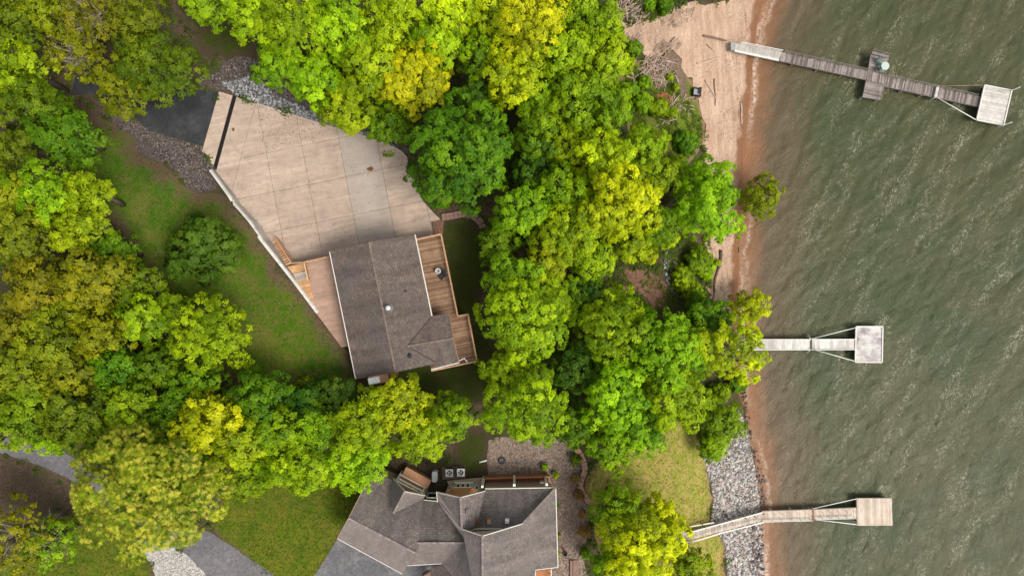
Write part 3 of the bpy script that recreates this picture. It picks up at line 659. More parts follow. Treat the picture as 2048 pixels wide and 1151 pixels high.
build_wall()

# ------------------------------------------------------------------ upper house with timber decks
def poly_inset_wall(pts2, z0, z1):
    mb = MB(); mb.prism([Vector((p[0], p[1], z1)) for p in pts2], z1 - z0); return mb
def window_on(parent, a, b, z0, z1, out, frame='white_trim', n=2, name='window'):
    """window between 2-D points a,b on a wall; out: outward 2-D unit vector. frame part with a pane sub-part"""
    a = Vector(a).to_3d(); b = Vector(b).to_3d(); o = Vector((out[0], out[1], 0)); d = (b-a).normalized(); f = MB()
    A = lambda p, z, k: Vector((p.x, p.y, z)) + o*k
    f.beam(A(a, z0, .03), A(b, z0, .03), .09, .1); f.beam(A(a, z1, .03), A(b, z1, .03), .09, .1)
    for k in range(n+1): p = a.lerp(b, k/n); f.beam(A(p, z0, .031), A(p, z1, .031), .1, .086, up=(d.x, d.y, 0))
    fr = f.build(name, frame, parent)
    g = MB(); g.add([A(a, z0, .012), A(b, z0, .012), A(b, z1, .012), A(a, z1, .012)], [(0, 1, 2, 3)]); g.build('pane', 'glass_dark', fr)
    return fr
simple('soot_brown', (0.050, 0.042, 0.040), 0.85)
def build_house1():
    Ze, Zr, Zw = 5.0, 6.5, 5.95
    A, B, C = W(660,503,Ze), W(829,469,Ze), W(712,757,Ze); D = B + (C-A); up = Vector((0, 0, Zr-Ze))
    RN, RS = (A+B)/2 + up, (C+D)/2 + up
    root = thing('brown_roofed_house', W(770,620,0), 'house with brown shingle gable roof between the parking slab and timber deck', 'house')
    r = MB(); T = 0.16
    nE = W(863,632,Ze); nw, gw = W(863,632,Ze), W(898,626,Ze); gs, sw = W(918,724,Ze), W(862,737.5,Ze)
    RE = (gw+gs)/2; RE = Vector((RE.x, RE.y, Zw)); t = (Zr-Zw)/(Zr-Ze)
    # wing ridge meets the main east slope
    dirw = (RE - (nw+sw)/2); base = (RN+RS)/2; axis = (RS-RN).normalized(); perp = (D-C).normalized()
    # point on main slope at height Zw along the wing's axis
    v = (nw-gw).normalized(); q = RE.copy(); s_target = (RN.to_2d() + (B.to_2d()-((A+B)/2).to_2d())*t)
    k = ((s_target - RE.to_2d()).dot(perp.to_2d())) / v.to_2d().dot(perp.to_2d()); RW = RE + v*k; RW.z = Zw
    vs = D + (RS-D)*0.0; valS = W(875,726,Ze+0.03)
    r.prism([A, RN, RS, C], T); r.prism([RN, B, nE, RW, valS, D, RS], T)
    r.prism([nE + Vector((0, 0, .012)), gw, RE, RW + Vector((0, 0, .012))], T); r.prism([RW + Vector((0, 0, .012)), RE, gs, sw, valS], T)
    rf = r.build('roof', 'brown_shingle', root)
    cm = NT('ridge_shingle'); cm.color(cm.mix(cm.attr('tone'), (0.130, 0.098, 0.083), (0.205, 0.148, 0.122))); MAT['ridge_shingle'] = cm.m
    for a, b, n in ((RN, RS, 48), (RE, RW, 16)):
        cap = MB()
        for i in range(n): cap.beam(a.lerp(b, (i+.04)/n)+Vector((0, 0, .03)), a.lerp(b, (i+.96)/n)+Vector((0, 0, .03)), 0.20, 0.04, tone=random.random())
        cap.build('ridge_cap', 'ridge_shingle', rf)
    vf = MB(); up3 = Vector((0, 0, .025))
    vf.beam(nE+up3, RW+up3, .13, .02); vf.beam(RW+up3, valS+up3, .13, .02); vf.build('valley_flashing', 'soot_brown', rf)
    # fascia and gutters
    for a, b, nm in ((A, C, 'gutter'), (B, nE, 'gutter'), (nE, gw, 'gutter'), (sw, gs, 'gutter')):
        g = MB(); dz = Vector((0, 0, -.10)); d = (b-a).normalized(); n = Vector((d.y, -d.x, 0)); c = ((A+D)/2); n = n if (a-c).dot(n) > 0 else -n
        g.beam(a+dz+n*.05, b+dz+n*.05, .10, .15); g.build(nm, 'white_trim', root)
    for a, b in ((A, RN), (RN, B), (C, RS), (RS, D), (gw, RE), (RE, gs)): bb = MB(); bb.beam(a+Vector((0, 0, -.2)), b+Vector((0, 0, -.2)), .05, .22); bb.build('barge_board', 'brown_siding', root)
    # walls
    ins = lambda p, f: p
    u = axis; w = perp
    def off(p, a, b): q = p + u*a + w*b; return (q.x, q.y)
    wl = MB(); core = [off(A, .35, .45), off(B, .35, -.45), off(D, -.35, -.45), off(C, -.35, .45)]
    wl.prism([Vector((x, y, Ze-.12)) for x, y in core], Ze + 1.1)
    wing = [off(nw, .4, -1.5), off(gw, .4, -.4), off(gs, -.4, -.4), off(sw, -.4, -1.0)]; wl.prism([Vector((x, y, Ze-.13)) for x, y in wing], Ze + 1.1)
    for p0, p1, pk in ((core[0], core[1], RN + u*.35), (core[3], core[2], RS - u*.35)):
        vs_ = [Vector((p0[0], p0[1], Ze-.14)), Vector((p1[0], p1[1], Ze-.14)), pk - Vector((0, 0, .2))]; wl.add(vs_, [(0, 1, 2)])
    vs_ = [Vector((wing[1][0], wing[1][1], Ze-.14)), Vector((wing[2][0], wing[2][1], Ze-.14)), RE - w*.4 - Vector((0, 0, .2))]; wl.add(vs_, [(0, 1, 2)])
    wl.build('wall', 'tan_siding', root)
    # garage doors to the slab, windows to the deck and the lawn
    n2 = (-u.x, -u.y); P = [Vector(c) for c in core]
    for f0, f1 in ((.10, .44), (.56, .90)):
        a, b = P[0].lerp(P[1], f0), P[0].lerp(P[1], f1); g = MB(); o3 = Vector((n2[0], n2[1], 0))
        for k in range(4): g.beam(a.to_3d()+o3*.03+Vector((0, 0, .3+.56*k)), b.to_3d()+o3*.03+Vector((0, 0, .3+.56*k)), .05, .53)
        g.build('garage_door', 'door_white', root)
    for f in (.12, .34, .56): a, b = P[1].lerp(P[2], f), P[1].lerp(P[2], f+.12); window_on(root, a, b, 2.9, 4.5, (w.x, w.y))
    for f in (.2, .5, .8): a, b = P[3].lerp(P[0], f-.06), P[3].lerp(P[0], f+.06); window_on(root, a, b, 3.3, 4.5, (-w.x, -w.y))
    Wv = [Vector(c) for c in wing]; window_on(root, Wv[1].lerp(Wv[2], .3), Wv[1].lerp(Wv[2], .7), 2.8, 4.5, (w.x, w.y), n=3)
    # flues and vents on the roof
    def on_slope(px, py):   # height of the main east or west slope under a pixel
        z = 5.8
        for _ in range(8):
            p = W(px, py, z); s = (p - (A+C)/2).to_2d().dot(w.to_2d()); half = (B-A).length/2; z = Ze + (Zr-Ze)*max(0, 1-abs(s-half)/half)
        return W(px, py, z)
    p = on_slope(778.5, 615); fl = MB(); fl.lathe(p+Vector((0, 0, -.1)), [(.40, 0), (.40, .06), (.17, .20), (.17, .75)], 20); fm = fl.build('flue', 'steel', root, True)
    fc = MB(); fc.lathe(p+Vector((0, 0, .68)), [(.18, 0), (.25, .05), (.25, .09), (.05, .18)], 20); fc.build('flue_cap', 'pale_metal', fm, True)
    for x, y in ((811,582),(844,700)): q = on_slope(x, y); m = MB(); m.lathe(q+Vector((0, 0, -.1)), [(.10, 0), (.10, .12), (.05, .16), (.05, .42)], 12); m.build('vent_pipe', 'dark_metal', root, True)
    q = on_slope(818, 710.5); m = MB(); m.lathe(q+Vector((0, 0, -.05)), [(.26, 0), (.26, .06), (.16, .10), (.14, .20), (.01, .22)], 14); m.build('roof_vent', 'soot_black', root, True)
    # chimney chase with white cap on the south gable
    cx = W(757,752.5,5.7); ch = MB(); ang = math.atan2(perp.y, perp.x); a0 = cx + u*.25
    ch.box((a0.x, a0.y, 2.3), (2.0, .85, 7.0), ang); cm = ch.build('chimney_chase', 'brown_siding', root)
    c2 = MB(); k = a0 - w*.42; c2.box((k.x, k.y, 5.95), (1.12, .62, .42), ang); c2.build('chimney_cap', 'white_metal', cm)
    dp = MB(); dp.tube([gs+Vector((-.1, .1, -.15)), gs+Vector((.5, .35, -.5)), gs+Vector((.75, -.1, -1.2))], .05, 8); dp.build('downpipe', 'white_metal', root)
    return u, w, A, B, C, D
H1 = build_house1()

def railing(parent, line, z, hgt=0.95, mat='rail_wood', post=0.09, name='railing', bal=True, capw=0.13):
    """line: list of 3-D points at deck level; rail = cap with posts and balusters sub-parts"""
    cap = MB(); posts = []; bs = MB()
    for a, b in zip(line[:-1], line[1:]):
        a, b = Vector(a), Vector(b); up = Vector((0, 0, hgt)); cap.beam(a+up, b+up, capw, .045, tone=random.random()); L = (b-a).length
        bs.beam(a+Vector((0, 0, .12)), b+Vector((0, 0, .12)), .05, .08)
        k = max(1, round(L/1.7))
        for i in range(k+1): posts.append(a.lerp(b, i/k))
        if bal:
            m = max(2, int(L/.14))
            for i in range(1, m): p = a.lerp(b, i/m); bs.beam(p+Vector((0, 0, .12)), p+Vector((0, 0, hgt-.03)), .035, .035)
    r = cap.build(name, mat, parent); seen = []
    for p in posts:
        if any((p-q).length < .05 for q in seen): continue
        seen.append(p); ps = MB(); ps.beam(p-Vector((0, 0, .25)), p+Vector((0, 0, hgt-.03)), post, post); ps.build('post', mat, r)
    if bal: bs.build('balustrade', mat, r)
    return r
def build_east_deck():
    z = 2.4; u, w = H1[0], H1[1]
    root = thing('timber_deck', W(890,600,-0.8), 'stained brown timber deck along the lake side of the brown-roofed house', 'deck')
    px = [(826,480),(882,468),(915.5,632),(936,628),(954,722),(863,741),(850,700)]
    poly = [W(x, y, z).to_2d() for x, y in px]; poly = [(p.x, p.y) for p in poly]
    boards(poly, z, (w.x, w.y, 0), .145, .04, .010).build('floor_board', 'deck_wood', root)
    P = [W(x, y, z+.9) for x, y in px]; P = [Vector((p.x, p.y, z)) for p in P]
    jo = MB()
    ring = [W(x, y, z) for x, y in px[:6]]
    for a, b in zip(ring[:-1], ring[1:]): jo.beam(a-Vector((0, 0, .18)), b-Vector((0, 0, .18)), .06, .26)
    jo.build('rim_joist', 'deck_wood', root)
    for x, y in ((880,474),(889,520),(899,570),(909,620),(930,634),(941,680),(950,716),(905,727),(868,736)):
        q = W(x, y, z); sp = MB(); sp.beam((q.x, q.y, -1.6), (q.x, q.y, z-.05), .14, .14); sp.build('support_post', 'deck_wood', root)
    railing(root, P[1:6], z, .9); railing(root, [P[0]+w*.3, P[1]], z, .9)
    # pale round table and dark seat
    t = W(876,541.5,z+.7); tb = thing('round_side_table', Vector((t.x, t.y, z)), 'small round pale openwork table on the brown deck', 'table')
    m = MB(); m.lathe((t.x, t.y, z+.68), [(.30, 0), (.30, .03), (.22, .035), (.22, .02)], 20); m.build('table_top', 'pale_metal', tb, True)
    m = MB()
    for k in range(5):
        a = k*1.257; m.beam((t.x, t.y, z+.715), (t.x+.27*math.cos(a), t.y+.27*math.sin(a), z+.715), .06, .02)
    m.build('star_inlay', 'dark_metal', tb)
    for k in range(3): a = k*2.09; m = MB(); m.tube([(t.x+.1*math.cos(a), t.y+.1*math.sin(a), z+.68), (t.x+.26*math.cos(a), t.y+.26*math.sin(a), z)], .02, 6); m.build('leg', 'pale_metal', tb)
    c = W(885,547,z+.6); ch = thing('patio_chair', Vector((c.x, c.y, z)), 'black cushioned patio chair beside the pale round table on the deck', 'chair')
    s = MB(); s.prism([Vector((c.x+a, c.y+b, z+.50)) for a, b in ((-.38,-.30),(.02,-.46),(.34,-.28),(.36,.22),(.10,.40),(-.32,.30))], .14); s.build('seat', 'soot_black', ch)
    s = MB(); s.beam((c.x+.10, c.y+.34, z+.75), (c.x+.42, c.y-.30, z+.75), .14, .70); s.beam((c.x-.05, c.y+.52, z+.8), (c.x+.22, c.y+.36, z+.8), .10, .45); s.build('backrest', 'soot_black', ch)
    for a, b in ((-.34,-.36),(.30,-.52),(.38,.30),(-.30,.36)): s = MB(); s.tube([(c.x+a*.8, c.y+b*.8, z+.45), (c.x+a*1.15, c.y+b*1.15, z+.02)], .03, 6); s.build('leg', 'dark_metal', ch)
    s = MB(); s.lathe((c.x-.10, c.y-.50, z+.44), [(.16, 0), (.17, .05), (.10, .08)], 12); s.build('footrest', 'soot_black', ch)
build_east_deck()

def build_upper_patio():
    z = 2.55; root = thing('concrete_patio', W(660,600,0), 'wedge-shaped tan concrete patio along the lawn side of the brown-roofed house', 'patio')
    pts = [(611,525),(668,511.5),(722,758),(699,690.5),(683,694),(633,627.5),(628,600)]
    mb = MB(); mb.prism([W(x, y, z) for x, y in [(611,525),(668,511.5),(704,690),(683,694),(634,628)]], 2.9, tone=.5); mb.build('slab', 'patio_concrete', root)
    # wooden stair and triangular landing deck
    st = thing('timber_stair', W(560,500,0), 'new orange timber stair climbing from the slab to the patio along the wall', 'stair')
    L0, R0 = W(543.5,486,.1), W(555.5,475.5,.1); zl = 1.75; L1, R1 = W(568,534,zl), W(588.5,527,zl)
    n = 11
    for k in range(n):
        t0, t1 = k/n, (k+.68)/n; zz = .16 + (zl-.16)*(k/(n-1)); s = MB()
        q = [L0.lerp(L1, t0), R0.lerp(R1, t0), R0.lerp(R1, t1), L0.lerp(L1, t1)]
        s.prism([Vector((p.x, p.y, zz)) for p in q], .05, tone=random.random(), direction=(R0-L0)); s.build('tread', 'new_wood' if k % 4 == 1 else 'rail_wood', st)
    sg = MB()
    for a, b in ((L0, L1), (R0, R1)): sg.beam(Vector((a.x, a.y, -.1)), Vector((b.x, b.y, zl-.15)), .06, .28)
    sg.build('stringer', 'rail_wood', st)
    lp = [W(x, y, zl).to_2d() for x, y in ((570,534),(608,525.5),(611.5,543),(581,550))]; boards([(p.x, p.y) for p in lp], zl, (W(608,525,0)-W(570,534,0)), .14, .05).build('landing', 'new_wood', st)
    a, b, c, d = (581,550), (611.5,543), (620,558), (590,563)
    for k in range(4):
        zz = zl + .16*(k+1); t0, t1 = k/4, (k+.9)/4
        q = [Vector(a).lerp(Vector(d), t0), Vector(b).lerp(Vector(c), t0), Vector(b).lerp(Vector(c), t1), Vector(a).lerp(Vector(d), t1)]
        s = MB(); s.prism([W(p.x, p.y, zz) for p in q], .05, tone=random.random(), direction=(W(*b)-W(*a))); s.build('tread', 'stair_wood', st)
    dp = [W(x, y, 2.5).to_2d() for x, y in ((588.5,563),(620.5,557.5),(635.5,628))]; boards([(p.x, p.y) for p in dp], 2.5, (W(620,557.5,0)-W(588.5,563,0)), .14, .05).build('upper_landing', 'new_wood', st)
    up = Vector((0, 0, .0)); railing(st, [Vector((R0.x, R0.y, .1)), Vector((R1.x, R1.y, zl))], 0, .9, bal=True); railing(st, [Vector((R1.x, R1.y, zl)), Vector((W(608,524,zl+.9).x, W(608,524,zl+.9).y, zl))], 0, .9)
    railing(root, [Vector((W(x, y, z+.9).x, W(x, y, z+.9).y, z)) for x, y in ((615.5,558),(608,524),(660,512.5))], z, .9)
    for x, y in ((600,565),(615,590),(625,610),(575,540),(604,530)): q = W(x, y, 2); pm = MB(); pm.beam((q.x, q.y, -.2), (q.x, q.y, 1.6 if y < 545 else 2.44), .12, .12); pm.build('support_post', 'rail_wood', st)
build_upper_patio()

def block_edging(name, pts, w, h, label, mat='paver', n=None):
    L = [G(x, y) for x, y in pts]; L2 = densify([p.to_2d() for p in L], .42, False); mb = MB()
    for a, b in zip(L2[:-1], L2[1:]):
        d = (b-a); z = gz(a.x, a.y); nn = Vector((-d.y, d.x)).normalized()
        for s in (-.5, .5):
            j = random.uniform(-.03, .03); p, q = a + nn*(s*w*.5) + d*.04, b + nn*(s*w*.5) - d*.04
            mb.beam((p.x, p.y, z+h/2+j-.1), (q.x, q.y, z+h/2+j-.1), w*.47, h+.2, tone=random.random())
    return tag(mb.build(name, mat), label, 'edging')
block_edging('block_edging', [(884,435),(900,433),(925,428),(943,431),(955,438),(964,448),(966,456)], .75, .35, 'curved brown block edging around the shaded grass beyond the deck')
block_edging('block_edging', [(1152,896),(1160,905),(1167,922),(1170,938),(1164,952),(1159,968),(1163,982),(1172,994),(1178,1002)], .6, .45, 'curved brick garden edging between the pebble bed and the tree', 'paver_light')
lt = MB(); a, b = W(864.5,446,.1), W(867.5,468,.1)
for s in (0, .35): lt.beam(a+Vector((s, 0, -.55)), b+Vector((s, 0, -.55)), .07, .1)
for k in range(9): q = a.lerp(b, (k+.5)/9); lt.beam(q+Vector((0, 0, -.5)), q+Vector((.35, 0, -.5)), .05, .05)
tag(lt.build('timber_ladder', 'stair_wood'), 'narrow wooden ladder lying between the slab edge and mulch corner', 'ladder')
# ------------------------------------------------------------------ lower house with the many grey gables
def build_house2():
    e = 3.5; root = thing('many_gabled_house', W(900,1080,-.3), 'large lower house with grey shingle gables, dormer and copper bay roof', 'house'); T = .16
    GR0, GR1 = W(697,1035,7.2), W(831,1105,7.2)
    GE0, GE1 = W(675,1076,e), W(804.5,1146.5,e)
    NE0, NE1 = W(745,941,e), W(849,989.5,e)
    MR0, MR1 = W(829,1085,6.5), W(933.5,1084.5,6.5)
    MN0, MN1 = W(846,999,e), W(876,1002,e)
    MS0, MS1 = W(803,1130.5,e), W(883,1126,e)
    roofs = {}
    r = MB()
    r.prism([GR0, GR1, GE1, GE0], T)                                   # garage south-west slope
    r.prism([GR0, GR1, W(840,1086,6.45), W(837,1042,5.1), MN0, NE1, NE0], T)   # garage north-east slope
    r.add([GR1-Vector((0, 0, .17)), GE1-Vector((0, 0, .17)), W(846,1078,5.2)], [(0, 1, 2)])
    r.prism([W(838,1087,6.44), MR1, MN1, MN0, W(837,1042,5.08)], T)    # middle wing north slope
    r.prism([MR0, MR1, MS1, MS0], T)                                   # middle wing south slope
    r.build('garage_roof', 'grey_shingle', root)
    # north gable over the copper bay
    AP, GB, GL, GRr = W(921,994,7.7), W(924,1057.5,7.9), W(873,983,5.1), W(970,981,5.0)
    r = MB(); r.prism([AP, GB, W(933.5,1084,6.56), W(877,1003,4.2), GL], T); r.prism([AP, GRr, W(959,1029,6.2), W(948,1052,7.1), GB], T); r.build('gable_roof', 'grey_shingle', root)
    # main ridge running south, east slope hipped to the north-east wing
    MA, MZ = W(965,1071,10.0), W(966,1275,10.0); NEc = W(1111.5,974.5,e); E1 = W(1116,1133,e); HT = W(1045,1046.5,6.9)
    r = MB()
    r.prism([MA, MZ, W(1070,1262,5.5), W(1066,1139,e+.9), E1, NEc, HT], T)                         # east slope
    r.prism([MA, W(924.5,1057.5,7.92), W(933.5,1084.5,6.6), MS1, W(905,1152,4.6), W(905,1275,4.6), MZ], T)         # west slope
    r.prism([W(970,978.5,e), NEc, W(1051,1044,6.75), W(1004,1058.5,6.67), W(938,1062,6.67), W(948,1051,6.3), W(959,1029,5.4)], T)        # north slope
    r.prism([W(1070,1140,e+.85), W(1060,1142,e+.9), W(1060,1270,e+.9), W(1070,1262,e+.85)], T)
    mr = r.build('main_roof', 'grey_shingle', root)
    r = MB(); r.prism([W(862,1134,3.0), W(884,1127.5,3.3), W(906,1154,4.4), W(906,1200,4.4), W(855,1200,2.9)], T); r.build('porch_roof', 'brown_shingle', root)
    # gabled dormer on the garage
    DA, DL, DR, DB = W(810,982,6.6), W(787,956,e+.15), W(850,990,e+.15), W(787,1026,6.45)
    r = MB(); r.prism([DA, DB, W(779,985,4.0), DL], T); r.prism([DA, DR, W(843,999,3.9), DB], T); r.build('dormer_roof', 'grey_shingle', root)
    # ridge caps
    cm = NT('grey_ridge'); cm.color(cm.mix(cm.attr('tone'), (0.15, 0.125, 0.118), (0.25, 0.205, 0.19))); MAT['grey_ridge'] = cm.m
    for a, b in ((GR0, GR1), (MR0, MR1), (AP, GB), (MA, MZ), (DA, DB), (NEc, HT)):
        n = int((b-a).length/.3); c = MB()
        for i in range(n): c.beam(a.lerp(b, (i+.04)/n)+Vector((0, 0, .03)), a.lerp(b, (i+.96)/n)+Vector((0, 0, .03)), .20, .04, tone=random.random())
        c.build('ridge_cap', 'grey_ridge', mr)
    # white edges
    for nm, segs in (('gutter', [(GE0, GE1), (MS0, MS1), (W(970,976.5,e), NEc), (NEc, E1), (E1, W(1066,1139.5,e+.4)), (MN0, MN1)]),
                     ('rake_trim', [(DL, DA), (DA, DR), (GL, AP), (AP, GRr), (W(924.5,1057.5,7.95), MA), (MA, HT), (W(938,1062,6.75), W(950,1057,6.75)), (W(950,1057,6.75), W(1004,1057,6.75)), (GL, W(875,1003,4.3)), (GE0, GR0), (GR0, NE0)])):
        for a, b in segs:
            edge = False; g = MB(); w = .09 if nm == 'gutter' else .07
            edge = nm == 'rake_trim' and (b is GR0 or b is NE0)
            if edge: w = .05
            g.beam(a+Vector((0, 0, -.06)), b+Vector((0, 0, -.06)), w, .15); g.build(nm, 'tan_siding' if edge else 'white_trim', root)
    # walls
    def wall(pts, z1, z0=-1.3, mat='beige_siding'):
        m = MB(); m.prism([Vector((p.x, p.y, z1)) for p in [W(x, y, e) for x, y in pts]], z1-z0); return m.build('wall', mat, root)
    wall([(686,1070),(803,1136),(840,1078),(847,995),(749,952),(716,1010)], e-.2)
    wall([(836,1120),(884,1118),(884,1008),(848,1006)], e-.22)
    wall([(884,1006),(965,990),(965,1100),(884,1120)], e-.24)
    wall([(968,985),(1104,982),(1106,1126),(1062,1132),(1062,1260),(905,1262),(905,1120),(966,1100)], e-.21)
    gm = MB(); gm.add([W(938,1062,6.6), W(1004,1058,6.6), W(966,1071.5,9.75)], [(0, 1, 2)]); gm.build('gable_wall', 'beige_siding', root)
    # dormer bay front: faces north-east
    a2, b2 = DL.to_2d(), DR.to_2d(); d = (b2-a2).normalized(); n = Vector((-d.y, d.x)); n = n if n.y > 0 else -n
    A0, B0 = a2 + d*.35 - n*.15, b2 - d*.35 - n*.15
    def on(p, z, k=0.0): return Vector((p.x+n.x*k, p.y+n.y*k, z))
    m = MB(); m.prism([on(A0, e), on(B0, e), on(B0, e, -1.4), on(A0, e, -1.4)], e+.9); m.build('bay_wall', 'brown_siding', root)
    m = MB(); m.add([on(A0, e), on(B0, e), DA-Vector((n.x*.15, n.y*.15, .15))], [(0, 1, 2)]); m.build('dormer_gable', 'brown_siding', root)
    m = MB()
    for z in (e-.08, 2.45, 1.15): m.beam(on(A0, z, .05), on(B0, z, .05), .10, .13)
    for p in (A0, B0): m.beam(on(p, -.9, .051), on(p, e, .051), .12, .16, up=(d.x, d.y, 0))
    m.build('bay_trim', 'cream_trim', root)
    for k in range(3): window_on(root, A0.lerp(B0, .06+.31*k), A0.lerp(B0, .32+.31*k), 2.62, 3.3, n, 'cream_trim', 1)
    m = MB(); m.prism([on(A0, .95, 1.0)+d.to_3d()*.2, on(B0, .95, 1.0)+d.to_3d()*.3, on(B0, 1.12, .02)+d.to_3d()*.3, on(A0, 1.12, .02)+d.to_3d()*.2], .1); m.build('lower_roof', 'brown_siding', root)
    m = MB(); m.prism([on(A0, .84, .85)+d.to_3d()*.2, on(B0, .84, .85)+d.to_3d()*.2, on(B0, .84, .02)+d.to_3d()*.2, on(A0, .84, .02)+d.to_3d()*.2], 1.6); m.build('lower_wall', 'brown_siding', root)
    # recess window between dormer and copper bay
    a, b = W(852,1000,e).to_2d(), W(872,1000.5,e).to_2d(); window_on(root, a+Vector((0, .12)), b+Vector((0, .12)), 1.4, 3.0, (0, 1), 'sage_trim', 1)
    # copper bay: canted, facing north
    zt = 2.75; f0, f1, s0, s1 = W(905,975,zt), W(945,974,zt), W(889,985,zt), W(962,984,zt)
    up0, up1 = W(893,983.5,3.7), W(955,984,3.7)
    m = MB(); pk0, pk1 = W(914,994,4.5), W(932,994.5,4.5)
    m.prism([f0, f1, pk1, pk0], .06); m.prism([s0, f0, pk0], .06); m.prism([f1, s1, pk1], .06)
    cr = m.build('bay_roof', 'copper_roof', root); sm = MB()
    for k in range(9): t = k/8; sm.beam(f0.lerp(f1, t)+Vector((0, 0, .03)), pk0.lerp(pk1, t)+Vector((0, 0, .03)), .03, .05)
    for t in (.33, .66): sm.beam(s0.lerp(f0, t)+Vector((0, 0, .03)), pk0+Vector((0, 0, .03)), .03, .05); sm.beam(f1.lerp(s1, t)+Vector((0, 0, .03)), pk1+Vector((0, 0, .03)), .03, .05)
    sm.build('standing_seam', 'copper_roof', cr)
    m = MB(); q = [Vector((p.x, p.y, zt-.08)) for p in (s0, f0, f1, s1)]; c = W(925,1000,zt); q = [p + (Vector((c.x, c.y, p.z))-p)*.05 for p in q]; m.prism(q + [W(960,1000,zt-.08), W(890,1000,zt-.08)], 3.6); m.build('bay_wall', 'sage_trim', root)
    F0, F1, S0, S1 = [p.to_2d() for p in (q[1], q[2], q[0], q[3])]
    for k in range(3): window_on(root, F0.lerp(F1, .14+.26*k), F0.lerp(F1, .32+.26*k), 1.1, 2.45, (0, 1), 'cream_trim', 1)
    for a, b in ((F1, S1), (S0, F0)):
        d2 = (b-a).normalized(); n2 = Vector((-d2.y, d2.x)); n2 = n2 if n2.y > 0 else -n2; window_on(root, a.lerp(b, .3), a.lerp(b, .7), 1.1, 2.45, n2, 'cream_trim', 1)
    m = MB(); m.beam(Vector((F0.x, F0.y+.06, zt-.12)), Vector((F1.x, F1.y+.06, zt-.12)), .1, .16); m.beam(Vector((F0.x, F0.y+.06, .75)), Vector((F1.x, F1.y+.06, .75)), .1, .16); m.build('bay_trim', 'cream_trim', root)
    m = MB(); m.prism([W(894,961,.35), W(945,956,.35), W(968,954,.35), W(968,972,.5), W(900,974,.5)], .12); m.build('entry_roof', 'tan_siding', root)
    # sunken terracotta terrace under the north eave
    def T3(x, y, z): return W(x, y, z)
    m = MB(); m.prism([T3(968,953,-.35), T3(1096,949.5,-.35), T3(1100,985,-.35), T3(968,985,-.35)], .5); m.build('terrace_floor', 'rust_floor', root)
    m = MB()
    for a, b in (((968,954),(1096,950)), ((1097,950),(1100,978)), ((967,954),(967,978))): m.beam(T3(*a, .15), T3(*b, .15), .16, 1.0)
    m.build('terrace_wall', 'rust_clay', root)
    for x, y in ((1028.5,955),(1091,954),(967,958)): q = W(x, y, .6); m = MB(); m.beam((q.x, q.y, -.3), (q.x, q.y, e-.2), .24, .24); m.build('porch_column', 'cream_trim', root)
    m = MB(); m.box(W(1086.5,966,.2), (.75, .45, .7)); m.build('terrace_box', 'cream_trim', root)
    # brown terrace roof at the south-east notch
    m = MB(); m.prism([W(1072,1141,1.4), W(1101,1137.5,1.4), W(1102,1262,1.4), W(1072,1262,1.4)], .12); m.build('balcony_floor', 'rust_clay', root)
    m = MB(); a, b = W(1102.5,1137,2.3), W(1103,1262,2.3); m.beam(a, b, .1, .1); m.beam(W(1071,1141,2.3), W(1071,1262,2.3), .08, .1)
    for k in range(8): q = a.lerp(b, k/7); m.beam(q-Vector((0, 0, .9)), q, .08, .08)
    m.build('railing', 'white_trim', root)
    # small roof fittings
    for x, y, z, s, mt in ((1014,1040,6.3,.36,'pale_metal'),(978,1041,6.3,.34,'brown_siding'),(1020.5,1137,7.0,.42,'pale_metal')):
        q = W(x, y, z); m = MB(); m.box((q.x, q.y, q.z), (s, s*1.1, .5)); m.box((q.x+.01, q.y, q.z+.27), (s*1.12, s*1.22, .05)); m.build('roof_vent', mt, root)
    q = W(931,1018,7.3); m = MB(); m.tube([q+Vector((0, -.35, -.3)), q+Vector((0, -.35, .25)), q+Vector((.02, .1, .28)), q+Vector((.3, .22, .2))], .045, 8); m.build('vent_pipe', 'dark_metal', root)
    q = W(955,1042,6.8)
    db = MB()
    for k in range(60):
        p = W(random.gauss(951, 5), random.gauss(1044, 5), 0); zz = random.uniform(6.55, 6.95); p = W(random.gauss(953, 4), random.gauss(1043, 4.5), zz)
        a = random.random()*6.28; l = random.uniform(.08, .3); db.beam(p, p+Vector((l*math.cos(a), l*math.sin(a), .05)), .05, .03)
    tag(db.build('roof_debris', 'dead_leaf'), 'brown twigs and leaves caught in the grey roof valley', 'debris', kind='stuff')
build_house2()

def ac_unit(px, py, label):
    q = G(px, py, 1.0); z = q.z - 1.0; rt = thing('condenser_unit', Vector((q.x, q.y, z)), label, 'air conditioner', 'condenser units beside the copper bay')
    m = MB(); m.box((q.x, q.y, z+.42), (.78, .78, .84)); m.build('cabinet', 'dark_metal', rt)
    m = MB(); m.lathe((q.x, q.y, z+.86), [(.36, 0), (.36, .06), (.30, .06), (.30, .0)], 24, caps=False)
    for dx, dy in ((-.36, 0), (.36, 0)): m.box((q.x+dx, q.y, z+.90), (.10, .82, .08))
    for dx, dy in ((0, -.36), (0, .36)): m.box((q.x, q.y+dy, z+.901), (.62, .10, .08))
    for dx in (-.27, .27):
        for dy in (-.27, .27): m.box((q.x+dx, q.y+dy, z+.899), (.12, .12, .075), math.pi/4)
    m.build('top_frame', 'pale_metal', rt)
    m = MB()
    for k in range(4):
        a = k*math.pi/2 + .5; b = a + .75
        m.add([(q.x, q.y, z+.875), (q.x+.30*math.cos(a), q.y+.30*math.sin(a), z+.868), (q.x+.30*math.cos(b), q.y+.30*math.sin(b), z+.885)], [(0, 1, 2)])
    m.lathe((q.x, q.y, z+.86), [(.09, 0), (.09, .04)], 12); m.build('fan', 'steel', rt)
ac_unit(898.5, 945.5, 'left of two square grey condenser units with round fans')
ac_unit(921.5, 944.5, 'right of two square grey condenser units, nearer the pebble bed')
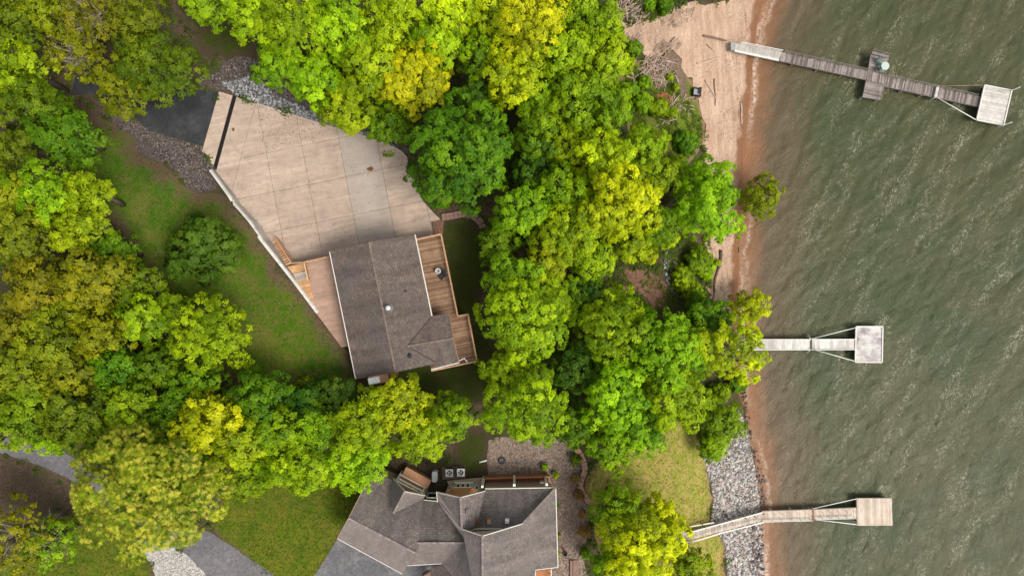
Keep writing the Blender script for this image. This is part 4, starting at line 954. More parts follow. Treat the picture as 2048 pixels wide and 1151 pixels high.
pd = MB(); q = [G(x, y, .08) for x, y in ((884,934),(930,931),(931,957),(885,958))]; pd.prism(q, .25); tag(pd.build('condenser_pad', 'paver'), 'brown low pad under the two condenser units', 'pad')
q = G(869, 953, .9); rt = thing('storage_tank', Vector((q.x, q.y, q.z-.9)), 'white rounded oblong tank standing on dark soil by the house', 'tank')
m = MB(); pr = []
for k in range(24):
    a = 2*math.pi*k/24; c_, s_ = math.cos(a), math.sin(a); pr.append((.30*math.copysign(abs(c_)**.45, c_), .58*math.copysign(abs(s_)**.45, s_)))
m.prism([(q.x+x, q.y+y, q.z-.06) for x, y in pr], .84); m.build('tank_body', 'white_metal', rt)
m = MB(); m.prism([(q.x+x*.9, q.y+y*.94, q.z) for x, y in pr], .06); m.build('lid', 'white_metal', rt)
q0, q1 = G(958, 923.5, .12), G(973.5, 920, .12); m = MB(); m.tube([q0, q1], .09, 10); tag(m.build('white_pipe', 'white_metal', smooth=True), 'short white pipe lying on the grass by the pebble bed', 'pipe')
q = G(1003, 920, .1); rt = thing('access_cover', Vector((q.x, q.y, q.z-.1)), 'round dark access cover set in the pebble bed', 'cover')
m = MB(); m.lathe((q.x, q.y, q.z-.12), [(.42, 0), (.42, .10), (.38, .13)], 28); m.build('lid', 'grey_plastic', rt); bpy.data.objects[rt.children[0].name].data.materials[0] = MAT['dark_metal']
m = MB()
for a, b in (((-.14,-.15),(-.14,.15)), ((.14,-.15),(.14,.15)), ((-.14,0),(.14,0)), ((-.14,.14),(.14,.14))): m.beam((q.x+a[0], q.y+a[1], q.z+.025), (q.x+b[0], q.y+b[1], q.z+.025), .035, .03)
m.build('lid_handle', 'grey_plastic', rt)
for x, y, r_, lb in ((1130,1105,.26,'small dark bowl-shaped pot on the pebbles right of the grey roof'),(1126,1096,.15,'tiny rusty pot beside the dark bowl on the pebbles')):
    q = G(x, y); m = MB(); m.lathe((q.x, q.y, q.z-.02), [(r_*.7, 0), (r_, .22), (r_*.85, .22), (r_*.6, .05)], 16); tag(m.build('garden_pot', 'soot_black' if r_ > .2 else 'terracotta'), lb, 'pot')
# garden steps at lower right of the pebble bed
rt = thing('garden_steps', G(1158, 1132), 'flight of brown block steps at the bottom of the pebble bed', 'steps')
for k in range(7):
    a, b = G(1140 + k*6.2, 1118), G(1140 + k*6.2, 1240); m = MB(); z = max(a.z, b.z) + .25 - .12*k
    m.prism([Vector((a.x, a.y, z)), Vector((a.x+.25, a.y, z)), Vector((b.x+.25, b.y, z)), Vector((b.x, b.y, z))], .5, tone=random.random()); m.build('step', 'paver', rt)
# round entry lattice and planter by the forecourt
q = G(868, 1146); m = MB(); pts = [W(846,1151,.0), W(860,1142,.0), W(872,1138,.0), W(873,1160,.0), W(846,1175,0)]; m.prism(pts, .4); tag(m.build('planter_kerb', 'paver_light'), 'curved tan kerb of a planting bed at the house entry', 'kerb')
rt = thing('garden_trellis', G(866, 1137), 'white lattice trellis leaning by the house entry', 'trellis'); m = MB()
for k in range(6): m.beam(W(852+k*3.2,1131,.6+.1*k), W(858+k*2.6,1139,.3), .03, .03); m.beam(W(852+k*2.6,1139-k*1.2,.4), W(860+k*2.4,1131,.9), .03, .03)
m.build('lattice', 'white_trim', rt)
# ------------------------------------------------------------------ docks
def pile_row(parent, pts, z1, r=.09, mat='old_dock_wood', z0=-7.0):
    for x, y in pts:
        q = W(x, y, z1); m = MB(); m.tube([(q.x, q.y, z0), (q.x, q.y, z1)], r, 9); m.build('pile', mat, parent, True)
def walkway(parent, q, z, mat, name='walkway', bw=.145, zf=None, skirt=True, thick=.045):
    """q: four pixel corners (start top, end top, end bottom, start bottom)"""
    P = [W(x, y, z) for x, y in q]; d = ((P[1]-P[0]) + (P[2]-P[3])).normalized(); n = Vector((-d.y, d.x, 0))
    b = boards([(p.x, p.y) for p in P], z, n, bw, thick, .012, .004, zf); o = b.build(name, mat, parent)
    s = MB()
    for a, c in ((P[0], P[1]), (P[3], P[2])):
        s.beam(a+Vector((0, 0, -.15)), c+Vector((0, 0, -.15)), .07, .2)
    s.build('stringer', mat, o); return P
def pole(parent, a, b, r, mat, name='brace'): m = MB(); m.tube([a, b], r, 7); return m.build(name, mat, parent, True)

def dock_a():
    rt = thing('weathered_dock', W(1740,150,WATER), 'long weathered brown dock with a crossing mid deck and white end float', 'dock'); z = -3.9
    # ramp from the beach
    R = [W(1471,86,z+.15), W(1565,104,z+.1), W(1557,120.5,z+.1), W(1469,101.5,z+.15)]; d = (R[1]-R[0]).normalized(); n = Vector((-d.y, d.x, 0))
    boards([(p.x, p.y) for p in R], z+.12, n, .14, .05, .012).build('ramp', 'grey_ramp_wood', rt)
    m = MB(); m.beam(R[3]-n*.05+Vector((0, 0, .02)), R[2]-n*.05+Vector((0, 0, .02)), .14, .2); m.beam(R[3]+n*.10+Vector((0, 0, .06)), R[2]+n*.10+Vector((0, 0, .06)), .05, .06); m.build('ramp_rail', 'white_metal', rt)
    a, b = W(1484,84,z+.6), W(1566,100.5,z+.55); m = MB()
    for dz in (0, -.32, -.6): m.beam(a+Vector((0, 0, dz)), b+Vector((0, 0, dz)), .05, .05)
    for k in range(6): q = a.lerp(b, k/5); m.beam(q, q-Vector((0, 0, .75)), .05, .05)
    m.build('ramp_rail', 'white_metal', rt)
    m = MB(); m.prism(p3([(1461.5,84),(1470.5,85),(1469,101),(1462,100)], z+.25), .4); m.build('ramp_step', 'grey_plastic', rt)
    walkway(rt, [(1563,104),(1737,142),(1734,159.5),(1558,121)], z, 'old_dock_wood')
    walkway(rt, [(1772,151.5),(1963,194),(1957,213),(1768,172)], z, 'old_dock_wood')
    # mid deck: three board fields
    for q, nm in (([(1742,107),(1776,116),(1769,147),(1736,142)], 'mid_deck'), ([(1733,160),(1767,168),(1760,200),(1725,194)], 'mid_deck')):
        P = [W(x, y, z+.04) for x, y in q]; boards([(p.x, p.y) for p in P], z+.04, (P[1]-P[0]), .145, .05).build(nm, 'old_dock_wood', rt)
    P = [W(x, y, z+.05) for x, y in ((1736,142),(1772,149.5),(1768,168),(1733,160))]; boards([(p.x, p.y) for p in P], z+.05, (P[3]-P[0]), .145, .05).build('mid_deck', 'old_dock_wood', rt)
    m = MB(); r4 = [W(x, y, z-.1) for x, y in ((1742,107),(1776,116),(1760,200),(1725,194))]
    for a, b in zip(r4, r4[1:]+r4[:1]): m.beam(a, b, .07, .22)
    m.build('rim_joist', 'old_dock_wood', rt)
    bench = MB(); a, b = W(1744,105,z+.45), W(1778,114,z+.45); bench.beam(a, b, .32, .05); bench.beam(a+Vector((-.05, .2, .3)), b+Vector((-.05, .2, .3)), .05, .3)
    for k in (0.05, .5, .95): q = a.lerp(b, k); bench.beam(q, q-Vector((0, 0, .45)), .07, .07)
    bench.build('bench', 'old_dock_wood', rt)
    m = MB(); a, b = W(1766,164,z+.8), W(1764,200,z+.8); m.beam(W(1768,170,z+.75), W(1763,201,z+.75), .05, .05); m.beam(W(1765.5,170,z+.4), W(1761,200,z+.4), .05, .05); m.build('rail', 'old_dock_wood', rt)
    # walkway rails (north side)
    for a, b in (((1570,101),(1738,138)), ((1776,149),(1958,189))):
        m = MB(); A, B = W(*a, z+.75), W(*b, z+.75)
        for dz in (0, -.35): m.beam(A+Vector((0, 0, dz)), B+Vector((0, 0, dz)), .045, .045)
        for k in range(10): q = A.lerp(B, k/9); m.beam(q, q-Vector((0, 0, .8)), .045, .045)
        m.build('rail', 'old_dock_wood', rt)
    # gateway frame and end platform
    m = MB(); m.beam(W(1876,172,z+.3), W(1871,194,z+.3), .3, .10); m.build('gate_beam', 'white_dock_wood', rt)
    zp = -4.0
    P = [W(x, y, zp+.35) for x, y in ((1969,170.5),(2023,181),(2007,250.5),(1953,240))]; boards([(p.x, p.y) for p in P], zp+.35, (P[1]-P[0]), .14, .05, .012).build('end_platform', 'white_dock_wood', rt)
    m = MB()
    for a, b in zip(P, P[1:]+P[:1]): m.beam(a+Vector((0, 0, .0)), b+Vector((0, 0, 0)), .13, .16)
    m.build('platform_trim', 'white_trim', rt)
    m = MB(); Q = [W(x, y, zp+.15) for x, y in ((1970,173),(2020,183),(2005,248),(1956,238))]; m.prism(Q, .7); m.build('float', 'soot_black', rt)
    for a, b, r_, mt in (((1873,194.5,z+.3),(1952.5,240,zp+.3),.05,'white_metal'), ((1876,172,z+.3),(1968,170.5,zp+.3),.028,'rope'), ((1870,195,z+.3),(1855,201,z-1.6),.05,'white_metal'), ((2023,181,zp+1.5),(2024,180.5,zp-1),.06,'white_metal'), ((2007,250,zp+1.4),(2006,249.5,zp-1),.05,'white_metal')):
        pole(rt, W(*a), W(*b), r_, mt)
    for x, y in ((2023,181),(2007,250)): q = W(x, y, zp); pole(rt, (q.x, q.y, -7), (q.x, q.y, zp+1.3), .06, 'white_metal', 'mooring_post')
    pile_row(rt, [(1590,108),(1588,126),(1640,119),(1637,137),(1690,130),(1687,148),(1743,108),(1775,117),(1759,198),(1727,193),(1810,161),(1807,180),(1850,170),(1846,189),(1920,186),(1915,204)], z-.05)
    # furniture
    q = W(1770.5,132,z+.75); tb = thing('round_dock_table', Vector((q.x, q.y, z+.04)), 'round pale aqua table on the mid deck of the weathered dock', 'table')
    m = MB(); m.lathe((q.x, q.y, z+.74), [(.42, 0), (.45, .02), (.45, .045), (.40, .05)], 28); m.build('table_top', 'aqua_table', tb)
    m = MB(); m.tube([(q.x, q.y, z+.08), (q.x, q.y, z+.74)], .05, 10); m.build('leg', 'aqua_table', tb); m = MB(); m.lathe((q.x, q.y, z+.05), [(.25, 0), (.25, .03), (.06, .06)], 16); m.build('foot', 'aqua_table', tb)
    for x, y, a, lb in ((1758,121,-.75,'teal chair at the upper side of the round dock table'), (1758.5,137.5,.45,'teal chair at the lower side of the round dock table')):
        q = W(x, y, z+.45); ch = thing('dock_chair', Vector((q.x, q.y, z+.04)), lb, 'chair', 'teal chairs by the round dock table'); ca, sa = math.cos(a), math.sin(a)
        Lc = lambda u_, v_, zz: Vector((q.x + u_*ca - v_*sa, q.y + u_*sa + v_*ca, zz))
        m = MB(); m.box((q.x, q.y, z+.46), (.46, .46, .05), a); m.build('seat', 'teal_plastic', ch)
        m = MB(); m.beam(Lc(-.24, -.2, z+.72), Lc(-.24, .2, z+.72), .05, .5); m.build('backrest', 'teal_plastic', ch)
        for u_, v_ in ((-.2,-.2),(.2,-.2),(.2,.2),(-.2,.2)): m = MB(); m.tube([Lc(u_, v_, z+.45), Lc(u_*1.2, v_*1.2, z+.06)], .02, 6); m.build('leg', 'teal_plastic', ch)
        for v_ in (-.25, .25): m = MB(); m.beam(Lc(-.22, v_, z+.66), Lc(.2, v_, z+.66), .05, .03); m.build('armrest', 'teal_plastic', ch)
    q0, q1 = W(1407,71.5,-3.4), W(1453,81.5,-4.0)
    m = MB(); m.tube([q0, q0.lerp(q1, .5)+Vector((0, .03, .06)), q1], [.13, .11, .10], 8); tag(m.build('grey_post', 'dark_drift_wood'), 'long straight grey post lying on sand before the dock ramp', 'post')
dock_a()

def dock_b():
    rt = thing('white_dock', W(1640,688,WATER), 'straight white dock with square grey-stained end platform', 'dock'); z = -3.9
    walkway(rt, [(1470,681),(1622,679),(1622,698.5),(1470,699)], z, 'white_dock_wood', bw=.3); walkway(rt, [(1624,679.5),(1709,678.5),(1709,697),(1624,697)], z-.05, 'white_dock_wood', bw=.3)
    m = MB()
    for y in (678, 698.5): m.beam(W(1470,y+.6,z+.06), W(1711,y,z+.02), .08, .12)
    m.build('edge_rail', 'white_metal', rt)
    zp = -4.3; P = [W(x, y, zp+.35) for x, y in ((1711.5,652.5),(1765,652.5),(1763.5,724),(1710,723.5))]
    t = NT('stained_white_wood'); b = t.attr('tone'); s = t.noise(.75, detail=6, rough=.65); s2 = t.noise(2.2, t.pos((.5, 2.0, 1)), detail=5, rough=.7)
    c = t.mix(b, (.48, .46, .445), (.60, .585, .565)); c = t.mix(t.ramp(t.math('ADD', t.math('MULTIPLY', s, .7), t.math('MULTIPLY', s2, .35)), [(.47, 0.0), (.66, .85)]), c, (.17, .155, .15)); t.color(c); MAT['stained_white_wood'] = t.m
    boards([(p.x, p.y) for p in P], zp+.35, (P[1]-P[0]), .14, .05, .014).build('end_platform', 'stained_white_wood', rt)
    m = MB()
    for a, b_ in zip(P, P[1:]+P[:1]): m.beam(a+Vector((0, 0, .02)), b_+Vector((0, 0, .02)), .12, .18)
    m.build('platform_trim', 'white_trim', rt)
    m = MB(); m.prism([W(x, y, zp+.14) for x, y in ((1714,655),(1762,655),(1761,721),(1713,721))], .7); m.build('float', 'soot_black', rt)
    for a, b_ in (((1623,677,z+.1),(1711,655,zp+.35)), ((1624,697.5,z+.1),(1709,721.5,zp+.35)), ((1622,677,z+.2),(1610,663,-5.6)), ((1622,677,z+.2),(1607,669,-5.6)), ((1622,698,z+.2),(1609,709,-5.6)), ((1622,698,z+.2),(1612,704,-5.6))): pole(rt, W(*a), W(*b_), .045, 'white_metal')
    m = MB(); m.beam(W(1622.6,676,z+.07), W(1622.6,699.5,z+.07), .12, .1); m.build('hinge_beam', 'dark_metal', rt)
    pile_row(rt, [(1500,682),(1500,697),(1560,681),(1560,697),(1621,681),(1621,696)], z-.05, mat='white_dock_wood')
dock_b()

def dock_c():
    rt = thing('tan_dock', W(1640,1028,WATER), 'tan timber dock reached by a white-railed stair over the stones', 'dock'); z = -3.9
    z0 = -1.9
    T = [(1380,1064),(1434,1050),(1524,1025)]; B = [(1381,1077.5),(1434,1062.5),(1523,1041)]
    a0, b0, a1, b1 = W(1380,1063.5,z0), W(1381.5,1077.5,z0), W(1524,1025,z), W(1523,1040.5,z)
    n = 24
    treads = MB()
    for k in range(n):
        t0, t1 = k/n, (k+.88)/n; q = [a0.lerp(a1, t0), a0.lerp(a1, t1), b0.lerp(b1, t1), b0.lerp(b1, t0)]; zz = z0 + (z-z0)*(k/n)
        m = MB(); m.prism([Vector((p.x, p.y, zz)) for p in q], .05, tone=random.random(), direction=(b0-a0)); m.build('tread', 'stair_wood', rt)
    m = MB()
    for a, b in ((a0, a1), (b0, b1)): m.beam(a-Vector((0, 0, .2)), b-Vector((0, 0, .2)), .06, .28)
    m.build('stringer', 'white_dock_wood', rt)
    lp = [W(x, y, z0+.05) for x, y in ((1330,1066),(1380,1063),(1381,1077.5),(1331,1081))]; boards([(p.x, p.y) for p in lp], z0+.05, (0, 1, 0), .14, .05).build('top_landing', 'stair_wood', rt)
    for top, bot in (([(1354,1058,z0+.95),(1428,1044.5,z0+.45+.2)], None),):
        pass
    hr = .85
    for line in ([W(1382,1063,z0+hr), W(1434,1049,z0-.65+hr), W(1525,1024,z+hr)], [W(1340,1083.5,z0+hr), W(1384,1083,z0+hr), W(1447,1064,z0-.8+hr), W(1527,1043.5,z+hr)], [W(1345,1058.5,z0-.1), W(1428,1044,z0-.9)]):
        m = MB()
        for a, b in zip(line[:-1], line[1:]): m.beam(a, b, .13, .06)
        r_ = m.build('stair_rail', 'white_trim', rt)
    for k, (x, y) in enumerate(((1375,1054),(1405,1048.5),(1432,1043),(1458,1037),(1485,1029.5),(1504,1026),(1521,1022))):
        p = W(x, y, z0-.25*k+.1); m = MB(); m.beam((p.x, p.y, gz(p.x, p.y)-.4), (p.x+.25, p.y-.25, z0+.85-.3*k), .09, .09); m.build('rail_post', 'dark_drift_wood', rt)
    walkway(rt, [(1524,1022),(1626,1018.5),(1626,1037),(1524,1041)], z, 'tan_dock_wood'); walkway(rt, [(1628,1018.5),(1713,1015),(1713,1033.5),(1628,1036.5)], z-.05, 'tan_dock_wood')
    for a, b in (((1527,1043),(1625,1040.5)), ((1632,1038),(1713,1036))):
        m = MB(); A, Bq = W(*a, z+.6), W(*b, z+.6)
        for dz in (0, -.3): m.beam(A+Vector((0, 0, dz)), Bq+Vector((0, 0, dz)), .045, .045)
        for k in range(6): q = A.lerp(Bq, k/5); m.beam(q, q-Vector((0, 0, .7)), .045, .045)
        m.build('rail', 'white_metal', rt)
    m = MB()
    for k in range(12): q = W(1528+k*16, 1024.5-k*.55, z+.02); m.beam(q, q+Vector((.22, -.12, .5)), .025, .025)
    m.build('cleat_rod', 'dark_metal', rt)
    zp = -4.3; P = [W(x, y, zp+.4) for x, y in ((1714,996),(1783,996),(1785,1049.5),(1715,1050))]
    boards([(p.x, p.y) for p in P], zp+.4, (P[3]-P[0]), .19, .05, .012).build('end_platform', 'tan_dock_wood', rt)
    m = MB()
    for a, b_ in zip(P, P[1:]+P[:1]): m.beam(a-Vector((0, 0, .13)), b_-Vector((0, 0, .13)), .06, .2)
    m.build('platform_trim', 'tan_dock_wood', rt)
    m = MB(); m.prism([W(x, y, zp+.2) for x, y in ((1717,999),(1780,999),(1782,1046),(1718,1047))], .7); m.build('float', 'soot_black', rt)
    for a, b_ in (((1626,1016,z+.15),(1713,996.5,zp+.4)), ((1630,1038,z+.1),(1713,1048,zp+.4)), ((1626,1016,z+.15),(1621,1011,-5.5))): pole(rt, W(*a), W(*b_), .05, 'white_metal')
    m = MB(); m.beam(W(1627,1015,z+.07), W(1627,1041,z+.07), .08, .08); m.build('hinge_beam', 'rust_clay', rt)
    pile_row(rt, [(1545,1022),(1545,1039),(1585,1021),(1585,1037),(1624,1020),(1624,1036)], z-.05, mat='tan_dock_wood')
dock_c()
# ------------------------------------------------------------------ trees
LEAFCOL = {'yg': (0.313, 0.448, 0.005), 'yel': (0.466, 0.546, 0.005), 'lg': (0.236, 0.425, 0.006), 'mg': (0.224, 0.362, 0.005), 'gr': (0.139, 0.270, 0.005), 'dg': (0.076, 0.172, 0.009),
           'ol': (0.236, 0.276, 0.005), 'ob': (0.235, 0.262, 0.007), 'og': (0.153, 0.224, 0.005), 'ch': (0.190, 0.310, 0.006), 'rd': (0.354, 0.230, 0.060)}
def unit(v): return v / (np.linalg.norm(v, axis=-1, keepdims=True) + 1e-9)
def leaf_quads(pos, nrm, ln, wd, r):
    a = unit(np.cross(nrm, r.normal(size=pos.shape))); b = np.cross(nrm, a)
    L = (a.T*ln).T*.5; Wd = (b.T*wd).T*.5
    v = np.stack([pos-L, pos+Wd*1.0+L*.15, pos+L, pos-Wd+L*.15], 1).reshape(-1, 3)
    f = np.arange(len(pos)*4).reshape(-1, 4); return v, f
def crown_mesh(r_, rz, g, kind='broad', dens=1.0, leaf=1.0):
    lr = float(np.clip(.31*r_, .10, 1.35)); pr = .40 if r_ > 1.6 else (.26 if r_ > .9 else max(.07, r_*.22))
    if kind == 'tuft': pr = .30
    n_top = max(4, int(1.55*(r_/lr)**2)); ph = g.random(3)*6.28; lobes = []
    fth = lambda t: .97 + .13*np.sin(2*t+ph[0]) + .10*np.sin(3*t+ph[1]) + .06*np.sin(5*t+ph[2])
    for i in range(n_top):
        th = i*2.39996 + ph[0] + g.normal(0, .22); rho = math.sqrt((i+.5)/n_top)*(r_-lr*.75)*fth(th)
        lobes.append((rho*math.cos(th), rho*math.sin(th), rz*math.sqrt(max(0, 1-min(1, (rho/r_))**2))*.82 + g.normal(0, .13*rz), lr*g.uniform(.72, 1.15)))
    n_low = max(4, int(2.4*r_/lr))
    for i in range(n_low):
        th = 6.283*(i+g.uniform(-.3, .3))/n_low; rho = (r_-lr*.85)*fth(th); lobes.append((rho*math.cos(th), rho*math.sin(th), -rz*g.uniform(.15, .5), lr*g.uniform(.7, 1.0)))
    lob = np.array(lobes); V = []; T = []; PD = []; PP = []; LC = []
    for x, y, z, l in lob:
        m = max(4, int(1.75*(l/pr)**2*dens)); d = g.normal(size=(m*3, 3)); d[:, :2] += np.array([x, y])/max(r_, .1)*.5; d[:, 2] += .35; d = unit(d); d = d[d[:, 2] > -.35][:m]; LC.append(np.tile([x/max(r_, .1)*.6, y/max(r_, .1)*.6, z/max(rz, .1)*.5+.35], (len(d), 1)))
        PP.append(np.array([x, y, z]) + d*l*g.uniform(.72, 1.02, (len(d), 1))); PD.append(d); T.append(np.full(len(d), g.normal(.5, .19)) + g.normal(0, .14, len(d)))
    PP = np.concatenate(PP); PD = np.concatenate(PD); T = np.concatenate(T); LC = np.concatenate(LC)
    if kind == 'tuft':
        k = 8; n = len(PP)*4; src = np.repeat(np.arange(len(PP)), 4); d = unit(PD[src]*.9 + g.normal(size=(n, 3))*.75)
        c = PP[src] + d*pr*g.uniform(.5, 1.1, (n, 1)); s2 = np.repeat(np.arange(n), k); PN = unit(d*.5 + PD[src]*.7 + LC[src])[s2]; up = unit(PD[src]*.4 + np.array([0, 0, 1.0]) + g.normal(size=(n, 3))*.25)
        ang = np.tile(np.arange(k)*6.283/k, n) + np.repeat(g.random(n)*6.28, k) + g.normal(0, .15, n*k)
        ax = unit(np.cross(up, g.normal(size=(n, 3)))); ay = np.cross(up, ax); dirv = ax[s2]*np.cos(ang)[:, None] + ay[s2]*np.sin(ang)[:, None] + up[s2]*g.uniform(-.15, .5, (n*k, 1)); dirv = unit(dirv)
        L = g.uniform(.16, .28, n*k); mid = c[s2] + dirv*(L*.5)[:, None]; side = unit(np.cross(dirv, up[s2])); w = L*.24
        v = np.stack([c[s2], mid+side*w[:, None]*.5, c[s2]+dirv*L[:, None], mid-side*w[:, None]*.5], 1).reshape(-1, 3); f = np.arange(len(s2)*4).reshape(-1, 4)
        tone = np.clip(T[src][s2] + g.normal(0, .12, len(s2)), 0, 1); tf = (g.random(n) < .46)[s2]*g.uniform(.55, 1.0, len(s2))
        extra = True
    else:
        nl = int(44*dens**.3); src = np.repeat(np.arange(len(PP)), nl); n = len(src); d = unit(PD[src]*.9 + g.normal(size=(n, 3))*.8)
        pos = PP[src] + d*pr*g.uniform(.45, 1.08, (n, 1)); nrm = unit(d*.55 + PD[src]*.35 + np.array([0, 0, .45]) + g.normal(size=(n, 3))*.42); ln = g.uniform(.15, .31, n)*leaf; PN = unit(d*.5 + PD[src]*.8 + LC[src])
        v, f = leaf_quads(pos, nrm, ln, ln*.62, g); tone = np.clip(T[src] + g.normal(0, .13, n), 0, 1); tf = np.zeros(n)
    # inner foliage under the shell
    n = int(70*max(r_, .35)**2*dens); q = g.normal(size=(n, 3)); q = unit(q)*g.random((n, 1))**.4; pos = q*np.array([r_*.78, r_*.78, rz*.62]); ln = g.uniform(.3, .5, n)*min(1, max(.25, r_/1.2))
    v2, f2 = leaf_quads(pos, unit(q*.4+np.array([0, 0, .7])+g.normal(size=(n, 3))*.5), ln, ln*.7, g)
    V = np.concatenate([v, v2]); F = np.concatenate([f, f2+len(v)]); T2 = np.concatenate([tone, np.clip(g.normal(.42, .12, n), 0, 1)]); tf = np.concatenate([tf, np.zeros(n)]); PN = np.concatenate([PN, unit(q*.5+np.array([0, 0, .8]))])
    return V, F, T2, tf, lob, PN
TREE_N = 0
def tree(px, py, rpx, kind, h, label, name='broadleaf_tree', cat='tree', group='woodland trees', style='broad', dens=1.0, bare=False, flat=.62, leaf=1.0):
    global TREE_N
    TREE_N += 1; g = np.random.default_rng(1000+TREE_N)
    base = -1.0
    for _ in range(5):
        zc = base + h*.62; p = W(px, py, zc); base = gz(p.x, p.y)
        if -34 < p.x < -8 and pip([(q.x, q.y) for q in BENCH], np.array([p.x]), np.array([p.y]))[0]: base = 0.0
    base = max(base, WATER+.1); zc = base + h*.62; p = W(px, py, zc); r_ = rpx*K*(H-zc)/H*.95; rz = min(h*.44, r_*.95) if h > 3 else h*.42
    root = thing(name, (p.x, p.y, base), label, cat, group)
    V, F, T, tf, lob, PN = crown_mesh(r_, rz, g, style, dens, leaf*(g.uniform(.82, 1.18) if h > 5 else 1)); V = V + np.array([p.x, p.y, zc])
    mt = 'chestnut_leaf' if style == 'tuft' else 'leaf'
    o = mesh_obj('crown', V, F, mt, tone=T, attrs={'tuft': ('FACE', tf), 'pn': ('FACE', PN)} if style == 'tuft' else {'pn': ('FACE', PN)}, parent=root)
    c = LEAFCOL[kind]; j = g.normal(0, .07, 3); vv = g.uniform(.90, 1.10); o.color = (max(.01, c[0]*(1+j[0])*vv), c[1]*(1+j[1]*.5)*vv, c[2], 1)
    m = MB(); r0 = .035*h**.75 + .03*r_; top = Vector((p.x+g.normal(0, .2), p.y+g.normal(0, .2), zc+rz*.35)); b = Vector((p.x, p.y, base-.3))
    if h > 2.2:
        m.tube([b, b.lerp(top, .45)+Vector((g.normal(0, .15), g.normal(0, .15), 0)), top], [r0*1.25, r0*.8, r0*.25], 8)
        pick = g.permutation(len(lob))[:(26 if bare else 7)]
        for i in pick:
            e = Vector((p.x+lob[i][0], p.y+lob[i][1], zc+lob[i][2]+(lob[i][3]*(.75 if bare else .1)))); s = b.lerp(top, g.uniform(.5, .85)); mid = s.lerp(e, .5)+Vector((g.normal(0, .2), g.normal(0, .2), .25))
            m.tube([s, mid, e], [r0*.45, r0*.28, r0*.10], 6)
            if bare:
                for _ in range(5):
                    t0 = mid.lerp(e, g.random()); e2 = t0 + Vector((g.normal(0, .7), g.normal(0, .7), g.uniform(.0, .9))); m.tube([t0, t0.lerp(e2, .5)+Vector((0, 0, .1)), e2], [.024, .017, .008], 5)
    else:
        for _ in range(5): e = Vector((p.x+g.normal(0, r_*.35), p.y+g.normal(0, r_*.35), zc+rz*.3)); m.tube([b, b.lerp(e, .5), e], [.05, .035, .015], 5)
    m.build('trunk' if h > 2.2 else 'stem', 'pale_bark' if bare else 'bark', root, True)
    return root
